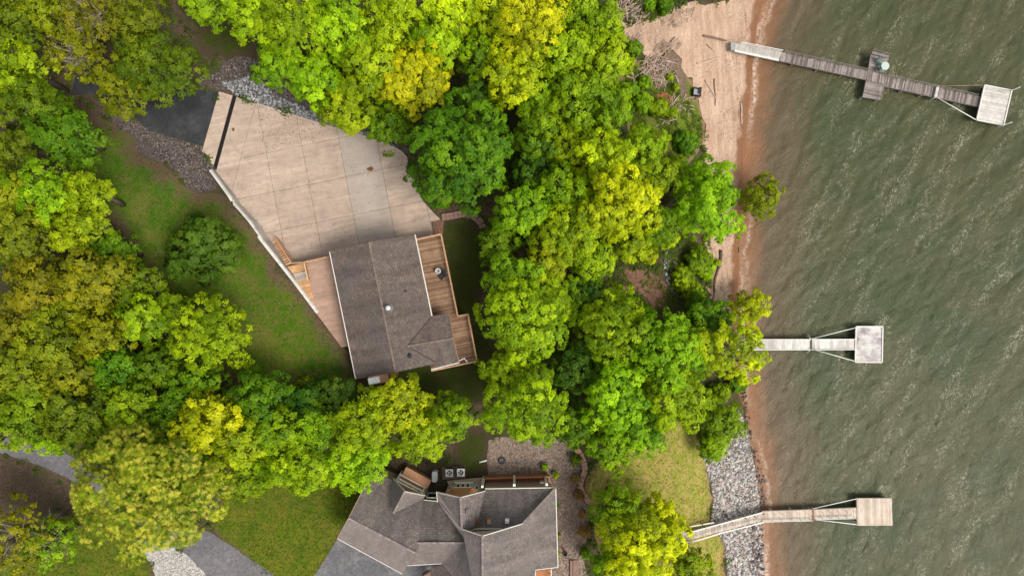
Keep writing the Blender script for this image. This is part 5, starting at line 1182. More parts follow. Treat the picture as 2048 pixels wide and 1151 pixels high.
TREES = [
 # upper left wood
 (30,40,66,'og',11,'olive-green tree filling the extreme upper left corner'),
 (112,25,58,'ol',12,'olive tree touching the top edge, second from the upper left corner'),
 (28,135,72,'yg',12,'bright yellow-green tree on the left edge just below the corner tree'),
 (195,40,66,'ol',12,'olive tree on the top edge above the tree with bare grey twigs'),
 (283,45,58,'og',11,'dark olive tree on the top edge left of the shaded grass patch'),
 (70,215,62,'og',10,'mid-green tree left of where the dark asphalt drive disappears under leaves'),
 (165,110,55,'ol',11,'thin olive tree with bare grey twigs showing through its crown',),
 (252,172,60,'ol',9,'olive tree overhanging the hidden end of the dark asphalt drive'),
 (326,140,76,'og',10,'rounded green tree overhanging the dark asphalt drive beside the slab'),
 (145,278,66,'gr',8,'green tree with a lobed crown at the top of the lawn'),
 (110,215,42,'gr',7,'small dark green tree squeezed above the lobed lawn-top tree'),
 (18,300,55,'og',9,'shaded dark tree on the left edge level with the top of the lawn'),
 (30,400,60,'ol',11,'olive tree on the left edge level with the concrete wall end'),
 (105,390,66,'yg',11,'yellow-green tree left of the upper lawn, nearest the lobed tree'),
 (180,395,52,'yg',9,'yellow-green tree spilling onto the upper left side of the lawn'),
 (165,455,58,'yg',10,'bright yellow tree just left of the brown-patched lawn'),
 (60,480,70,'ob',12,'brownish olive tree on the left edge below the yellow-green pair'),
 (235,505,46,'gr',7,'dark green tree at the lawn edge left of the round lawn shrub'),
 (95,575,70,'ob',12,'brownish olive tree above the small dark gap on the left edge'),
 (195,560,72,'ob',12,'large brownish olive tree at the middle of the left wood'),
 (280,570,52,'og',8,'green tree at the lawn edge below and left of the lawn shrub'),
 (30,650,58,'ob',11,'brownish tree on the left edge below the small dark gap'),
 (125,665,75,'ob',12,'big brown-olive tree second from the left edge, level with the patio'),
 (215,660,58,'ol',11,'olive tree between the big brown-olive tree and the bright yellow one'),
 (298,640,54,'yg',10,'bright yellow-green tree left of the rounded golden lawn-edge tree'),
 (352,625,42,'mg',7,'small green tree at the lawn edge beside the golden rounded tree'),
 (428,672,76,'yg',9,'rounded golden-green tree standing out onto the lower lawn'),
 (60,735,66,'ob',11,'brown-olive tree on the left edge above the road'),
 (150,745,60,'ol',11,'olive tree two crowns above the curving road'),
 (240,735,56,'gr',9,'green tree below the bright yellow-green lawn-side tree'),
 (325,735,56,'gr',8,'dark green tree left of and below the rounded golden tree'),
 (400,765,52,'gr',8,'deep green tree directly below the rounded golden tree'),
 (70,825,72,'mg',10,'green tree overhanging the road at the left edge'),
 (165,825,66,'og',11,'olive-green tree overhanging the road left of the cream-flowered tree'),
 (270,805,60,'mg',10,'mid-green tree above the cream-flowered tree'),
 (355,810,48,'gr',8,'small dark green tree between the cream-flowered and golden-topped trees'),
 (430,835,72,'yel',11,'golden-topped tree up and right of the cream-flowered tree'),
 (522,790,62,'gr',9,'vivid green tree at the bottom corner of the lawn'),
 (495,880,60,'yg',10,'yellow-green tree right of the cream-flowered tree'),
 (565,860,52,'mg',9,'green tree between the front lawn and the bottom of the main lawn'),
 (610,800,40,'dg',6,'low dark green tree in shade at the south end of the lawn'),
 (608,925,66,'yg',10,'yellow-green tree overhanging the top of the front lawn'),
 (722,918,66,'yg',11,'yellow tree overhanging the dormer and angled garage roof'),
 (735,845,74,'yg',11,'large yellow-green tree below the chimney end of the brown roof'),
 (800,806,64,'yg',11,'yellow-green tree touching the south eave of the brown roof'),
 (845,868,60,'yg',11,'yellow-green tree overhanging the white tank and condensers'),
 (900,830,52,'mg',8,'green tree right of the crown overhanging the white tank'),
 (675,790,44,'dg',6,'small deep green tree at the house corner beside the lawn'),
 (205,885,52,'og',9,'olive-green tree tucked behind the top of the cream-flowered tree'),
 (115,862,48,'mg',8,'green tree whose lower edge hides the curve of the road'),
 (500,955,40,'mg',7,'small green tree right of the cream-flowered tree, at the front lawn'),
 (432,935,56,'yg',9,'yellow-green tree wedged against the right side of the cream-flowered tree'),
 (20,800,55,'og',9,'olive-green tree on the left edge two crowns above the road'),
 (640,850,52,'mg',9,'mid-green tree between the lawn\'s south end and the front lawn trees'),
 (560,925,46,'mg',8,'green tree at the upper left corner of the front lawn'),
 # upper middle wood
 (430,8,56,'yg',11,'yellow-green tree on the top edge above the shaded grass patch'),
 (510,40,58,'yg',12,'yellow-green tree right of the shaded grass patch on the top edge'),
 (590,50,70,'yg',13,'large yellow-green tree on the top edge above the stony bed'),
 (565,135,56,'lg',9,'mid-green tree overhanging the left part of the stony bed'),
 (640,165,62,'lg',10,'green tree overhanging the middle of the stony bed'),
 (685,60,68,'yg',13,'yellow-green tree on the top edge above the right half of the slab'),
 (704,217,62,'yg',9,'bright yellow crown overhanging the right part of the stony bed'),
 (740,140,70,'yg',12,'yellow tree two crowns above the slab\'s curved corner'),
 (795,55,78,'yel',13,'large yellow tree on the top edge near the centre'),
 (830,165,78,'yel',12,'yellow tree up and left of the dark blue-green tree'),
 (778,250,52,'gr',7,'low green tree at the curved corner of the slab'),
 (870,90,64,'yg',13,'yellow-green tree second row below the top edge near the centre'),
 (905,30,62,'yel',13,'yellow tree on the top edge right of the large central yellow one'),
 (960,110,52,'mg',11,'mid-green tree in the gap between two masses of yellow crowns'),
 (985,35,56,'yg',12,'yellow-green tree on the top edge left of the brightest yellow crown'),
 (1060,55,84,'yel',13,'brightest yellow tree of the upper wood, on the top edge'),
 (1025,155,70,'yel',12,'yellow tree directly above the dark blue-green tree'),
 (1075,190,42,'yg',10,'small yellow-green crown right of the yellow tree above the dark one'),
 (1115,110,60,'yg',11,'yellow-green tree between the brightest yellow tree and the beach wood'),
 (1150,18,50,'mg',11,'green tree on the top edge nearest the driftwood tangle'),
 (1195,55,54,'mg',10,'green tree beside the upper driftwood tangle'),
 (1195,130,70,'yg',10,'large green tree bordering the weedy bank'),
 (1150,205,70,'mg',10,'green tree inland of the weedy bank'),
 (1220,225,54,'mg',9,'green tree at the middle of the weedy bank\'s left side'),
 (925,312,118,'gr',12,'big rounded blue-green tree overhanging the slab\'s right edge'),
 (955,205,46,'dg',8,'dark bluish tree behind the big rounded blue-green tree'),
 (1075,275,54,'gr',8,'dark green tree right of the big rounded blue-green tree'),
 (1065,345,46,'dg',7,'low dark tree in the gap right of the rounded blue-green tree'),
 (1140,285,52,'yg',8,'mid-green tree above the golden tree at the wood\'s middle'),
 (1205,325,66,'yel',11,'golden tree left of the weedy bank\'s lower end'),
 (1280,300,56,'yg',8,'green tree at the lower end of the weedy bank'),
 (1120,385,58,'mg',10,'mid-green tree left of the large golden tree'),
 (1045,425,66,'lg',10,'green tree above the shaded grass beyond the deck'),
 (1140,460,70,'yg',11,'yellow-green tree below and left of the large golden tree'),
 (1235,400,88,'yel',12,'large golden tree at the middle of the shore wood'),
 (1310,350,46,'mg',9,'green tree between the large golden tree and the glossy shore tree'),
 (1315,450,48,'mg',8,'green tree above the reddish mulch patch'),
 (1406,402,82,'lg',9,'glossy green tree leaning over the sand at mid beach'),
 (995,490,42,'gr',7,'dark green tree bordering the right side of the shaded grass'),
 (1020,560,62,'lg',10,'green tree right of the deck\'s middle'),
 (1100,510,58,'yg',10,'yellow-green tree inland of the mulch patch, upper row'),
 (1180,520,48,'yg',8,'small yellow-green tree up and left of the reddish mulch patch'),
 (1045,640,90,'yg',12,'broad yellow-green tree right of the deck\'s lower bump'),
 (1090,590,52,'yg',10,'yellow-green tree behind the broad one beside the deck'),
 (1055,810,90,'yg',12,'broad yellow-green tree above the pebble bed'),
 (1010,740,50,'yg',9,'yellow-green tree off the lower corner of the deck'),
 (1165,580,42,'dg',6,'low dark tree left of the reddish mulch patch'),
 (1225,652,82,'yg',10,'green tree just below the reddish mulch patch'),
 (1150,730,56,'dg',7,'dark green tree in the hollow between two broad bright trees'),
 (1320,700,84,'lg',11,'yellow-green tree inland of the white dock'),
 (1225,785,76,'lg',10,'green tree up from the straw-coloured grass, left one'),
 (1345,788,78,'yg',10,'yellow-green tree at the top of the straw-coloured grass'),
 (1280,850,58,'lg',8,'green tree overhanging the straw-coloured grass'),
 (1220,890,52,'mg',8,'green tree overhanging the upper end of the brick edging'),
 (1150,850,50,'gr',7,'dark green tree above the brick edging, beside the broad yellow one'),
 (1410,635,50,'gr',7,'green tree above the yellow tree at the white dock'),
 (1440,835,48,'mg',6,'green tree hanging over the pale stone bank'),
 (1425,885,32,'mg',4,'small green tree at the upper tip of the pale stone bank'),
 (1232,1008,58,'mg',9,'green tree touching the lower brick edging'),
 (1272,1080,86,'yel',11,'yellow-green tree at the bottom edge between pebbles and grass'),
 (1325,1050,56,'yel',10,'golden tree covering the top of the dock stair'),
 (1225,1125,52,'mg',9,'green tree beside the brown garden steps at the bottom edge'),
 (1128,600,50,'mg',7,'green tree in the hollow between the deck-side trees and the mulch patch'),
 (1262,482,46,'yg',7,'yellow-green tree between the large golden tree and the mulch patch'),
 (1375,680,50,'mg',8,'green tree behind the yellow tree at the white dock'),
 (1185,430,52,'yg',9,'yellow-green tree on the left flank of the large golden tree'),
 (1085,235,46,'mg',9,'green tree between the brightest yellow crown and the blue-green tree'),
 (1375,1125,44,'mg',5,'small green tree at the bottom edge below the dock stair'),
]
for t in TREES:
    px, py, r_, kd, h, lb = t
    kw = {}
    if 'bare grey twigs' in lb: kw = dict(bare=True, dens=.62)
    if kd in ('ob', 'ol'): kw['leaf'] = 1.05
    tree(px, py, r_, kd, h, lb, **kw)
tree(320, 960, 146, 'ch', 13, 'huge tree covered in cream flower tufts above the lower drive', 'chestnut_tree', style='tuft', dens=1.3, flat=.5)
tree(1438, 692, 78, 'yel', 9, 'open yellow tree with bare pale branches over the white dock', bare=True, dens=.8)
tree(1497, 612, 36, 'yel', 5, 'small yellow tree leaning over the water above the white dock', dens=.8)
tree(1521, 397, 45, 'ol', 4.5, 'olive tree standing alone at the waterline below the sand', dens=.85)
tree(32, 1065, 74, 'ol', 10, 'half-bare tree with pale limbs in the lower left corner', 'half_bare_tree', bare=True, dens=.34)
tree(112, 1078, 50, 'mg', 6, 'pale green sparse tree beside the half-bare corner tree', 'sparse_tree', bare=True, dens=.42)
tree(408, 502, 78, 'dg', 4.2, 'large round dark green shrub alone in the middle of the lawn', 'lawn_shrub', 'shrub', 'shrubs', leaf=1.35)
for x, y, r_, kd, h, lb in [
 (1152,919,13,'og',1.1,'largest garden shrub on the pebbles, beside the brick edging'), (1089,933,7,'mg',.7,'small round green shrub on the pebbles above the terracotta terrace'),
 (1111,949,7,'yg',.7,'small yellow-green shrub at the corner of the terracotta terrace'), (1152,957,10,'rd',.7,'reddish shrub at the notch of the brick edging'),
 (1158,989,11,'rd',.8,'reddish shrub below the notch of the brick edging'), (1166,1026,9,'rd',.7,'reddish low shrub half under the green tree, third along the pebbles'),
 (1168,1062,13,'rd',1.0,'largest reddish-brown shrub along the right side of the pebbles'), (1170,1104,12,'gr',1.0,'green shrub above the brown garden steps'),
 (1115,1011,4,'gr',.5,'tiny green plant against the gutter, upper one'), (1117,1069,4,'yg',.5,'tiny yellow plant against the gutter, middle one'), (1117,1107,4,'yg',.5,'tiny yellow plant against the gutter, lower one'),
 (1330,470,30,'yg',2.0,'yellow-green bush between the mulch patch and the glossy shore tree'), (1395,520,30,'mg',2.2,'green bush beside the sand under the glossy shore tree'), (1365,555,26,'yg',1.8,'yellow-green bush right of the reddish mulch patch'),
 (1385,585,26,'mg',2.0,'green bush at the inland edge of the narrow sand'), (1435,525,7,'yg',.6,'tiny yellow plant growing on the narrow sand by the grey log'),
 (1268,98,16,'gr',1.2,'green bush under the sand spit beside the wood'), (1290,165,14,'mg',1.0,'green bush amid the driftwood tangle, upper'), (1262,180,16,'gr',1.2,'dark green bush against the wood below the driftwood tangle'),
 (1340,155,7,'yg',.7,'tiny bright round plant in the driftwood, nearest the sand'), (1352,175,7,'yg',.7,'tiny bright round plant between two driftwood sticks'), (1318,215,20,'mg',1.2,'green bush below the reddish twig heap'),
 (1345,225,13,'yg',1.0,'yellow-green bush right of the reddish twig heap'), (1286,205,20,'mg',1.4,'green bush left of the reddish twig heap'), (1370,285,26,'gr',1.4,'green bush at the lower right of the weedy bank'),
 (1300,10,14,'mg',1.0,'green bush on the top edge between driftwood and sand'), (1330,12,16,'gr',1.2,'dark green bush on the top edge beside the black pool'),
 (610,770,18,'ol',1.6,'pale budding shrub at the south edge of the lawn'), (1412,540,18,'yg',1.3,'yellow bush touching the sand under the glossy shore tree'), (1290,505,26,'yg',1.8,'yellow-green bush directly above the reddish mulch patch'),
 (1352,335,24,'yg',1.6,'yellow-green bush at the foot of the weedy bank'), (1440,785,20,'mg',1.6,'green bush on the bank above the pale stones'), (1475,765,20,'gr',1.5,'green bush at the waterline above the pale stones')]:
    tree(x, y, r_, kd, h, lb, 'shrub', 'shrub', 'shrubs', dens=(.32 if kd == 'rd' else .7) if r_ < 15 else 1.0, leaf=.45 if r_ < 15 else .9)
# ------------------------------------------------------------------ stones, driftwood, litter, undergrowth
def ico():
    import bmesh
    bm = bmesh.new(); bmesh.ops.create_icosphere(bm, subdivisions=1, radius=1.0); v = np.array([p.co[:] for p in bm.verts]); f = np.array([[q.index for q in t.verts] for t in bm.faces]); bm.free(); return v, f
IV, IF = ico()
def stones(name, poly_px, n, s0, s1, mat, label, sink=.3, tone_fn=None, world=None):
    P = world if world is not None else [tuple(G(x, y).to_2d()) for x, y in poly_px]; xs = [p[0] for p in P]; ys = [p[1] for p in P]; pts = np.zeros((0, 2))
    while len(pts) < n:
        c = np.column_stack([rng.uniform(min(xs), max(xs), n), rng.uniform(min(ys), max(ys), n)]); pts = np.concatenate([pts, c[pip(P, c[:, 0], c[:, 1])]])
    pts = pts[:n]; Z = GZ(pts[:, 0], pts[:, 1]); S = s0 + (s1-s0)*rng.random(n)**2.2
    V = np.repeat(IV[None], n, 0)*(1 + rng.normal(0, .17, (n, len(IV), 1))); V = V*rng.uniform(.55, 1.15, (n, 1, 3))*np.array([1, 1, .75]); a = rng.random(n)*6.28; ca, sa = np.cos(a)[:, None], np.sin(a)[:, None]
    X = V[:, :, 0]*ca - V[:, :, 1]*sa; Y = V[:, :, 0]*sa + V[:, :, 1]*ca; V = np.stack([X, Y, V[:, :, 2]], -1)*S[:, None, None]; V += np.column_stack([pts, Z + S*sink])[:, None, :]
    F = (IF[None] + (np.arange(n)*len(IV))[:, None, None]).reshape(-1, 3); tone = np.clip(rng.beta(2.2, 2.0, n), 0, 1)
    if tone_fn is not None: tone = tone_fn(pts, tone)
    o = mesh_obj(name, V.reshape(-1, 3), F, mat, tone=np.repeat(tone, len(IF))); tag(o, label, 'stones', kind='stuff')
bank = [(1404,905),(1412,870),(1440,840),(1480,815),(1490,850),(1499,885),(1506,920),(1512,960),(1518,1000),(1521,1040),(1524,1100),(1526,1151),(1530,1200),(1466,1200),(1455,1151),(1449,1080),(1420,1052),(1427,1000),(1421,960)]
stones('riprap_stones', bank, 9000, .06, .19, 'pale_rock', 'sloping bank of pale grey and pinkish broken stones along the lower shore', tone_fn=lambda p, t: np.where(rng.random(len(t)) < .16, rng.uniform(.88, 1, len(t)), t*.85))
stones('waterline_stones', [(1490,760),(1500,830),(1515,900),(1532,965),(1538,1020),(1524,1030),(1516,960),(1506,905),(1494,850),(1484,800),(1480,765)], 190, .07, .22, 'wet_rock', 'dark wet stones scattered along the brown waterline below the bank')
stones('waterline_stones', [(1500,1050),(1526,1050),(1527,1180),(1505,1180)], 160, .12, .28, 'wet_rock', 'dark wet stones at the waterline below the tan dock stair')
stones('drainage_stones', [(440,165),(510,150),(560,195),(640,225),(720,258),(775,280),(800,302),(755,280),(720,268),(675,256),(595,231),(514,206),(470,190)], 2300, .07, .20, 'grey_rock', 'grey river stones filling the bed along the upper slab edge')
stones('drainage_stones', [(400,165),(470,120),(525,122),(600,192),(560,200),(500,165),(450,175)], 550, .06, .18, 'dirty_rock', 'small dirty stones among brown leaves above the slab end')
stones('strip_stones', [(188,190),(245,215),(300,264),(404,294),(431,342),(420,350),(440,376),(385,380),(345,335),(300,285),(215,215)], 2600, .04, .12, 'dirty_rock', 'fine grey stones of the strip below the dark drive')
stones('strip_stones', [(276,1082),(345,1088),(385,1122),(412,1151),(430,1180),(330,1180),(290,1100)], 1900, .05, .12, 'pale_rock', 'white broken stones of the strip beside the lower drive', tone_fn=lambda p, t: t*.5+.32)
stones('bank_stones', [(1330,480),(1350,520),(1372,560),(1368,600),(1345,590),(1325,540)], 330, .07, .2, 'grey_rock', 'grey stones among weeds right of the reddish mulch patch')
stones('pebbles', [(980,885),(1110,878),(1150,905),(1165,935),(1160,960),(1172,990),(1178,1030),(1166,1112),(1176,1151),(1120,1180),(1116,985),(1040,945),(980,948)], 5200, .035, .075, 'pebble_tmp' if 'pebble_tmp' in MAT else 'pale_rock', 'loose brown and cream pebbles over the garden bed') if False else None

stones('riprap_boulders', bank, 520, .17, .34, 'pale_rock', 'larger grey boulders mixed through the stone bank', sink=.15, tone_fn=lambda p, t: t*.75)
def log(name, a, b, r, mat, label, group=None, bend=.06, stubs=0, dz=.0):
    A, B = G(*a), G(*b); A.z += r*.6+dz; B.z += r*.6+dz; L = (B-A).length; m = MB(); d = (B-A).normalized(); n = Vector((-d.y, d.x, 0)); k = 6; w = [random.gauss(0, bend)*L*.4 for _ in range(3)]
    P = [A.lerp(B, i/k) + n*(w[0]*math.sin(math.pi*i/k) + w[1]*math.sin(2*math.pi*i/k)) for i in range(k+1)]
    for p in P: p.z = max(p.z, gz(p.x, p.y)+r*.5)
    m.tube(P, [r*(1.15-.5*i/k)*random.uniform(.88, 1.1) for i in range(k+1)], 7, tone=random.random())
    for _ in range(stubs):
        i = random.randint(1, k-1); s = random.choice((-1, 1)); e = P[i] + n*s*random.uniform(.25, .8) + d*random.uniform(-.2, .5); e.z += .05; m.tube([P[i], P[i].lerp(e, .5), e], [r*.5, r*.35, r*.15], 6, tone=random.random())
    return tag(m.build(name, mat, smooth=True), label, 'driftwood', group)
DG = 'driftwood on the beach and bank'
for a, b, r, mt, lb, st in [
 ((1410,161),(1432,200),.10,'drift_wood','curved pale log on the sand right of the black box',1), ((1428,158),(1430,212),.08,'dark_drift_wood','dark straight log crossing the curved pale one on the sand',1),
 ((1481,206),(1484,248),.10,'drift_wood','straight grey log lying along the wet sand edge',0), ((1393,127),(1440,114),.08,'drift_wood','long thin pale branch lying across the sand left of the ramp',0),
 ((1412,88),(1425,100),.06,'dark_drift_wood','short dark stick on the sand near the grey post',0), ((1371,188),(1363,207),.11,'drift_wood','bleached short log below and left of the black box',0), ((1366,203),(1392,193),.10,'drift_wood','bleached forked log against the foot of the black box',1),
 ((1322,249),(1340,236),.09,'drift_wood','pale log at the lower end of the weedy bank',0), ((1345,240),(1312,252),.06,'drift_wood','thin stick beside the pale log at the lower weedy bank',0),
 ((1441,500),(1429,585),.16,'dark_drift_wood','long dark grey log lying along the narrow sand below the glossy tree',0), ((1429,585),(1426,605),.11,'drift_wood','pale broken log end at the lower tip of the narrow sand',0),
 ((1478,495),(1478,505),.09,'dark_drift_wood','stubby brown log at the waterline opposite the long grey log',0),
 ((1224,21),(1268,14),.16,'drift_wood','thick pale trunk lying in the upper driftwood tangle',0), ((1250,34),(1290,2),.08,'drift_wood','long arching branch across the upper driftwood tangle',1),
 ((1289,127),(1304,109),.10,'drift_wood','pale straight log leaning from the sand spit into weeds',0), ((1260,135),(1272,120),.15,'drift_wood','broad split pinkish log at the wood edge',0), ((1252,184),(1262,168),.13,'drift_wood','pale thick log end poking from under the trees',0),
 ((1252,152),(1270,160),.12,'drift_wood','lower log of the star-shaped driftwood cluster',0), ((1262,143),(1271,170),.11,'drift_wood','steep log of the star-shaped driftwood cluster',0), ((1268,156),(1281,147),.09,'drift_wood','right-pointing log of the star-shaped driftwood cluster',0),
 ((1344,165),(1349,150),.07,'drift_wood','small leaning log between the tiny bright plants',0), ((1356,166),(1352,152),.09,'drift_wood','grey log stub on bare soil behind the sand',0), ((1325,164),(1332,153),.07,'drift_wood','short pale stick amid green weeds below the tangle',0),
 ((1331,205),(1341,195),.10,'drift_wood','curved pale log edging the reddish twig heap',1), ((1313,177),(1327,173),.05,'drift_wood','thin horizontal stick above the reddish twig heap',0), ((1384,32),(1388,16),.05,'drift_wood','thin branch standing by the black pool',0), ((1282,62),(1300,66),.06,'drift_wood','thin stick at the lower side of the upper tangle',0),
 ((1334,94),(1350,74),.09,'dark_drift_wood','dark half-buried log along the sand spit',0), ((1345,88),(1357,76),.06,'drift_wood','pale half-buried stick on the sand spit',0), ((1375,24),(1392,20),.07,'drift_wood','pale branch on sand below the black pool',0)]:
    log('driftwood_log', a, b, r, mt, lb, DG, stubs=st)
def sticks(poly, n, l0, l1, label, ang=None):
    P = [tuple(G(x, y).to_2d()) for x, y in poly]; xs = [p[0] for p in P]; ys = [p[1] for p in P]; m = MB(); c = 0
    while c < n:
        x, y = random.uniform(min(xs), max(xs)), random.uniform(min(ys), max(ys))
        if not pip(P, np.array([x]), np.array([y]))[0]: continue
        a = random.random()*6.28 if ang is None else random.gauss(ang, .6); l = random.uniform(l0, l1); z = gz(x, y)+random.uniform(.02, .35); r = random.uniform(.018, .055); dx, dy = math.cos(a)*l/2, math.sin(a)*l/2
        m.tube([(x-dx, y-dy, z), (x+random.gauss(0, .06), y+random.gauss(0, .06), z+.05), (x+dx, y+dy, z+random.uniform(-.05, .1))], [r, r*.9, r*.5], 5, tone=random.random()); c += 1
    return tag(m.build('brush_pile', 'drift_wood'), label, 'brush', kind='stuff')
sticks([(1215,0),(1300,0),(1300,25),(1280,52),(1225,30)], 130, .5, 2.0, 'tangle of bleached sticks at the top of the beach', .9)
sticks([(1285,118),(1330,112),(1345,140),(1325,165),(1295,170),(1278,150)], 110, .4, 1.5, 'tangle of bleached sticks in the weedy bank')
sticks([(1300,112),(1345,115),(1352,150),(1330,172),(1300,165)], 70, .8, 2.0, 'bleached branches on bare earth behind the sand spit', 1.0)
sticks([(1250,70),(1285,75),(1280,95),(1255,95)], 40, .4, 1.2, 'bleached sticks at the wood edge above the sand spit')
sticks([(1340,190),(1400,195),(1385,225),(1335,250),(1320,240)], 60, .3, 1.1, 'scattered sticks below the black box')
sticks([(1310,190),(1335,188),(1342,205),(1322,212),(1308,202)], 90, .3, .9, 'reddish twig heap in the weedy bank').data.materials[0] = MAT['rust_clay']
sticks([(1330,18),(1395,18),(1400,38),(1340,60),(1320,45)], 70, .15, .7, 'fine drift twigs strewn on the upper sand')
sticks([(1310,85),(1360,80),(1365,92),(1335,105),(1310,105)], 60, .3, 1.2, 'half-buried twigs in the sand spit', .7)
# black open box on the bank
q = G(1391, 187); rt = thing('black_crate', q, 'black open-sided crate with grey lining on the bank behind the sand', 'crate')
m = MB()
for dx, dy, sx, sy in ((-.42, 0, .06, .8), (.42, 0, .06, .8), (0, -.40, .90, .06), (0, .40, .90, .06)): m.box((q.x+dx, q.y+dy, q.z+.40), (sx, sy, .8), -.12)
m.build('side_panel', 'dark_metal', rt); m = MB(); m.box((q.x-.02, q.y-.02, q.z+.62), (.70, .68, .05), -.12); m.build('grey_lid', 'grey_plastic', rt)
m = MB(); m.box((q.x+.30, q.y+.1, q.z+.82), (.3, .75, .06), -.12); m.build('rim_flap', 'dark_metal', rt)
# black pool at the top edge
P = [G(x, y).to_2d() for x, y in ((1357,10),(1375,7),(1400,4),(1440,4),(1465,2),(1480,-20),(1470,-60),(1380,-60),(1352,-20))]; zz = max(gz(p.x, p.y) for p in P)+.02
m = MB(); m.prism([Vector((p.x, p.y, zz)) for p in smooth_poly(P, 2)], .05); t = NT('pool_water'); t.color((.018, .016, .014)); t.rough(.06); MAT['pool_water'] = t.m
tag(m.build('pool', 'pool_water'), 'small black pool behind the sand at the top edge', 'pool', kind='structure')
# fallen leaves on the slab
def litter(name, poly_px, n, z, mat, label, s=.06, clump=None):
    P = [tuple(W(x, y, z).to_2d()) for x, y in poly_px]; xs = [p[0] for p in P]; ys = [p[1] for p in P]; pts = np.zeros((0, 2))
    while len(pts) < n:
        c = np.column_stack([rng.uniform(min(xs), max(xs), n), rng.uniform(min(ys), max(ys), n)]); k = pip(P, c[:, 0], c[:, 1])
        if clump: k &= (rng.random(n) < clump(c))
        pts = np.concatenate([pts, c[k]])
    pts = pts[:n]; pos = np.column_stack([pts, np.full(n, z) + rng.uniform(.012, .03, n)]); nr = unit(np.array([0, 0, 1.0]) + rng.normal(size=(n, 3))*.25); ln = s*rng.uniform(.5, 1.8, n)
    v, f = leaf_quads(pos, nr, ln, ln*.7, rng); tag(mesh_obj(name, v, f, mat, tone=rng.random(n)), label, 'leaves', kind='stuff')
slab = [(473,194),(514,208),(595,233),(675,258),(755,282),(802,303),(814,316),(846,402),(866,424),(866,468),(829,474),(665,505),(610,520),(560,500),(500,425),(435,345)]
litter('fallen_leaves', slab, 330, 0.0, 'dead_leaf', 'brown leaf specks scattered over the concrete slab', .075)
litter('fallen_leaves', [(515,210),(595,235),(660,258),(640,285),(520,300),(515,260)], 280, 0.0, 'dead_leaf', 'denser brown leaf specks at the upper corner of the slab', .085)
litter('fallen_leaves', [(665,497),(829,464),(830,473),(665,509)], 70, 0.0, 'dead_leaf', 'brown leaf specks along the slab below the roof edge', .08)
litter('leaf_clump', [(734,338),(738,334),(744,333),(747,337),(743,342),(737,341)], 150, 0.0, 'dead_leaf', 'small brown leaf heap alone on the grey slab panel', .13)
litter('leaf_clump', [(464,256),(468,256),(469,261),(465,262)], 45, 0.0, 'dead_leaf', 'tiny brown leaf heap near the trench drain', .11)
# drift lines of dark debris on the sand
def drift():
    n = 2600; y = rng.uniform(-33, 33, n*3); d = np.concatenate([rng.normal(1.6, .22, n), rng.normal(2.9, .25, n), rng.uniform(.8, 8, n)]) + .35*np.sin(y*.5) + .25*np.sin(y*1.7+1)
    sx = np.interp(y, [p.y for p in reversed(SHORE)], [p.x for p in reversed(SHORE)]); x = sx - d; k = (np.sin(y*.9+d)+np.sin(y*2.3)+rng.normal(0, .8, n*3) > .2) | (d > 4.5); x, y = x[k], y[k]
    bp = [P for (nm, *_), P in zip(REG, POLYS) if nm == 'beach'][0]; k = pip(bp, x, y) & (y > -14); x, y = x[k], y[k]; n = len(x); pos = np.column_stack([x, y, GZ(x, y)+.03]); ln = rng.uniform(.05, .22, n)
    v, f = leaf_quads(pos, unit(np.array([0, 0, 1.0])+rng.normal(size=(n, 3))*.3), ln, ln*.3, rng); tag(mesh_obj('drift_debris', v, f, 'dark_drift_wood', tone=rng.random(n)), 'dark bits of drift debris along lines on the sand', 'debris', kind='stuff')
drift()
# undergrowth on the woodland floor
def undergrowth():
    n = 5200; c = np.column_stack([rng.uniform(-62, 26, n*3), rng.uniform(-38, 38, n*3)]); ok = np.ones(len(c), bool)
    for (nm, *_), P in zip(REG, POLYS): ok &= ~pip(P, c[:, 0], c[:, 1])
    ok &= ~pip([(p.x, p.y) for p in BENCH], c[:, 0], c[:, 1]); hs = [W(x, y, 3.5) for x, y in ((660,950),(1130,950),(1130,1300),(640,1300))]; ok &= ~pip([(p.x, p.y) for p in hs], c[:, 0], c[:, 1])
    ok &= seg_dist([(q.x, q.y) for q in WALL_OUT], c[:, 0], c[:, 1], False) > 1.3
    ok &= shore_signed(c[:, 0], c[:, 1]) > 1.5
    c = c[ok][:n]; n = len(c); Z = GZ(c[:, 0], c[:, 1]); k = 22; src = np.repeat(np.arange(n), k); s = rng.uniform(.25, .8, n)
    d = unit(rng.normal(size=(n*k, 3))); d[:, 2] = abs(d[:, 2]); pos = np.column_stack([c, Z])[src] + d*s[src][:, None]*rng.uniform(.4, 1, (n*k, 1)); ln = rng.uniform(.16, .34, n*k)
    v, f = leaf_quads(pos, unit(d*.4+np.array([0, 0, .8])+rng.normal(size=(n*k, 3))*.35), ln, ln*.6, rng)
    o = mesh_obj('undergrowth', v, f, 'leaf', tone=np.clip(rng.normal(.5, .15, n)[src]+rng.normal(0, .1, n*k), 0, 1), attrs={'pn': ('FACE', unit(d*.5+np.array([0, 0, .8])))}); o.color = (.07, .115, .010, 1); tag(o, 'low leafy undergrowth on the woodland floor between the trunks', 'undergrowth', kind='stuff')
undergrowth()
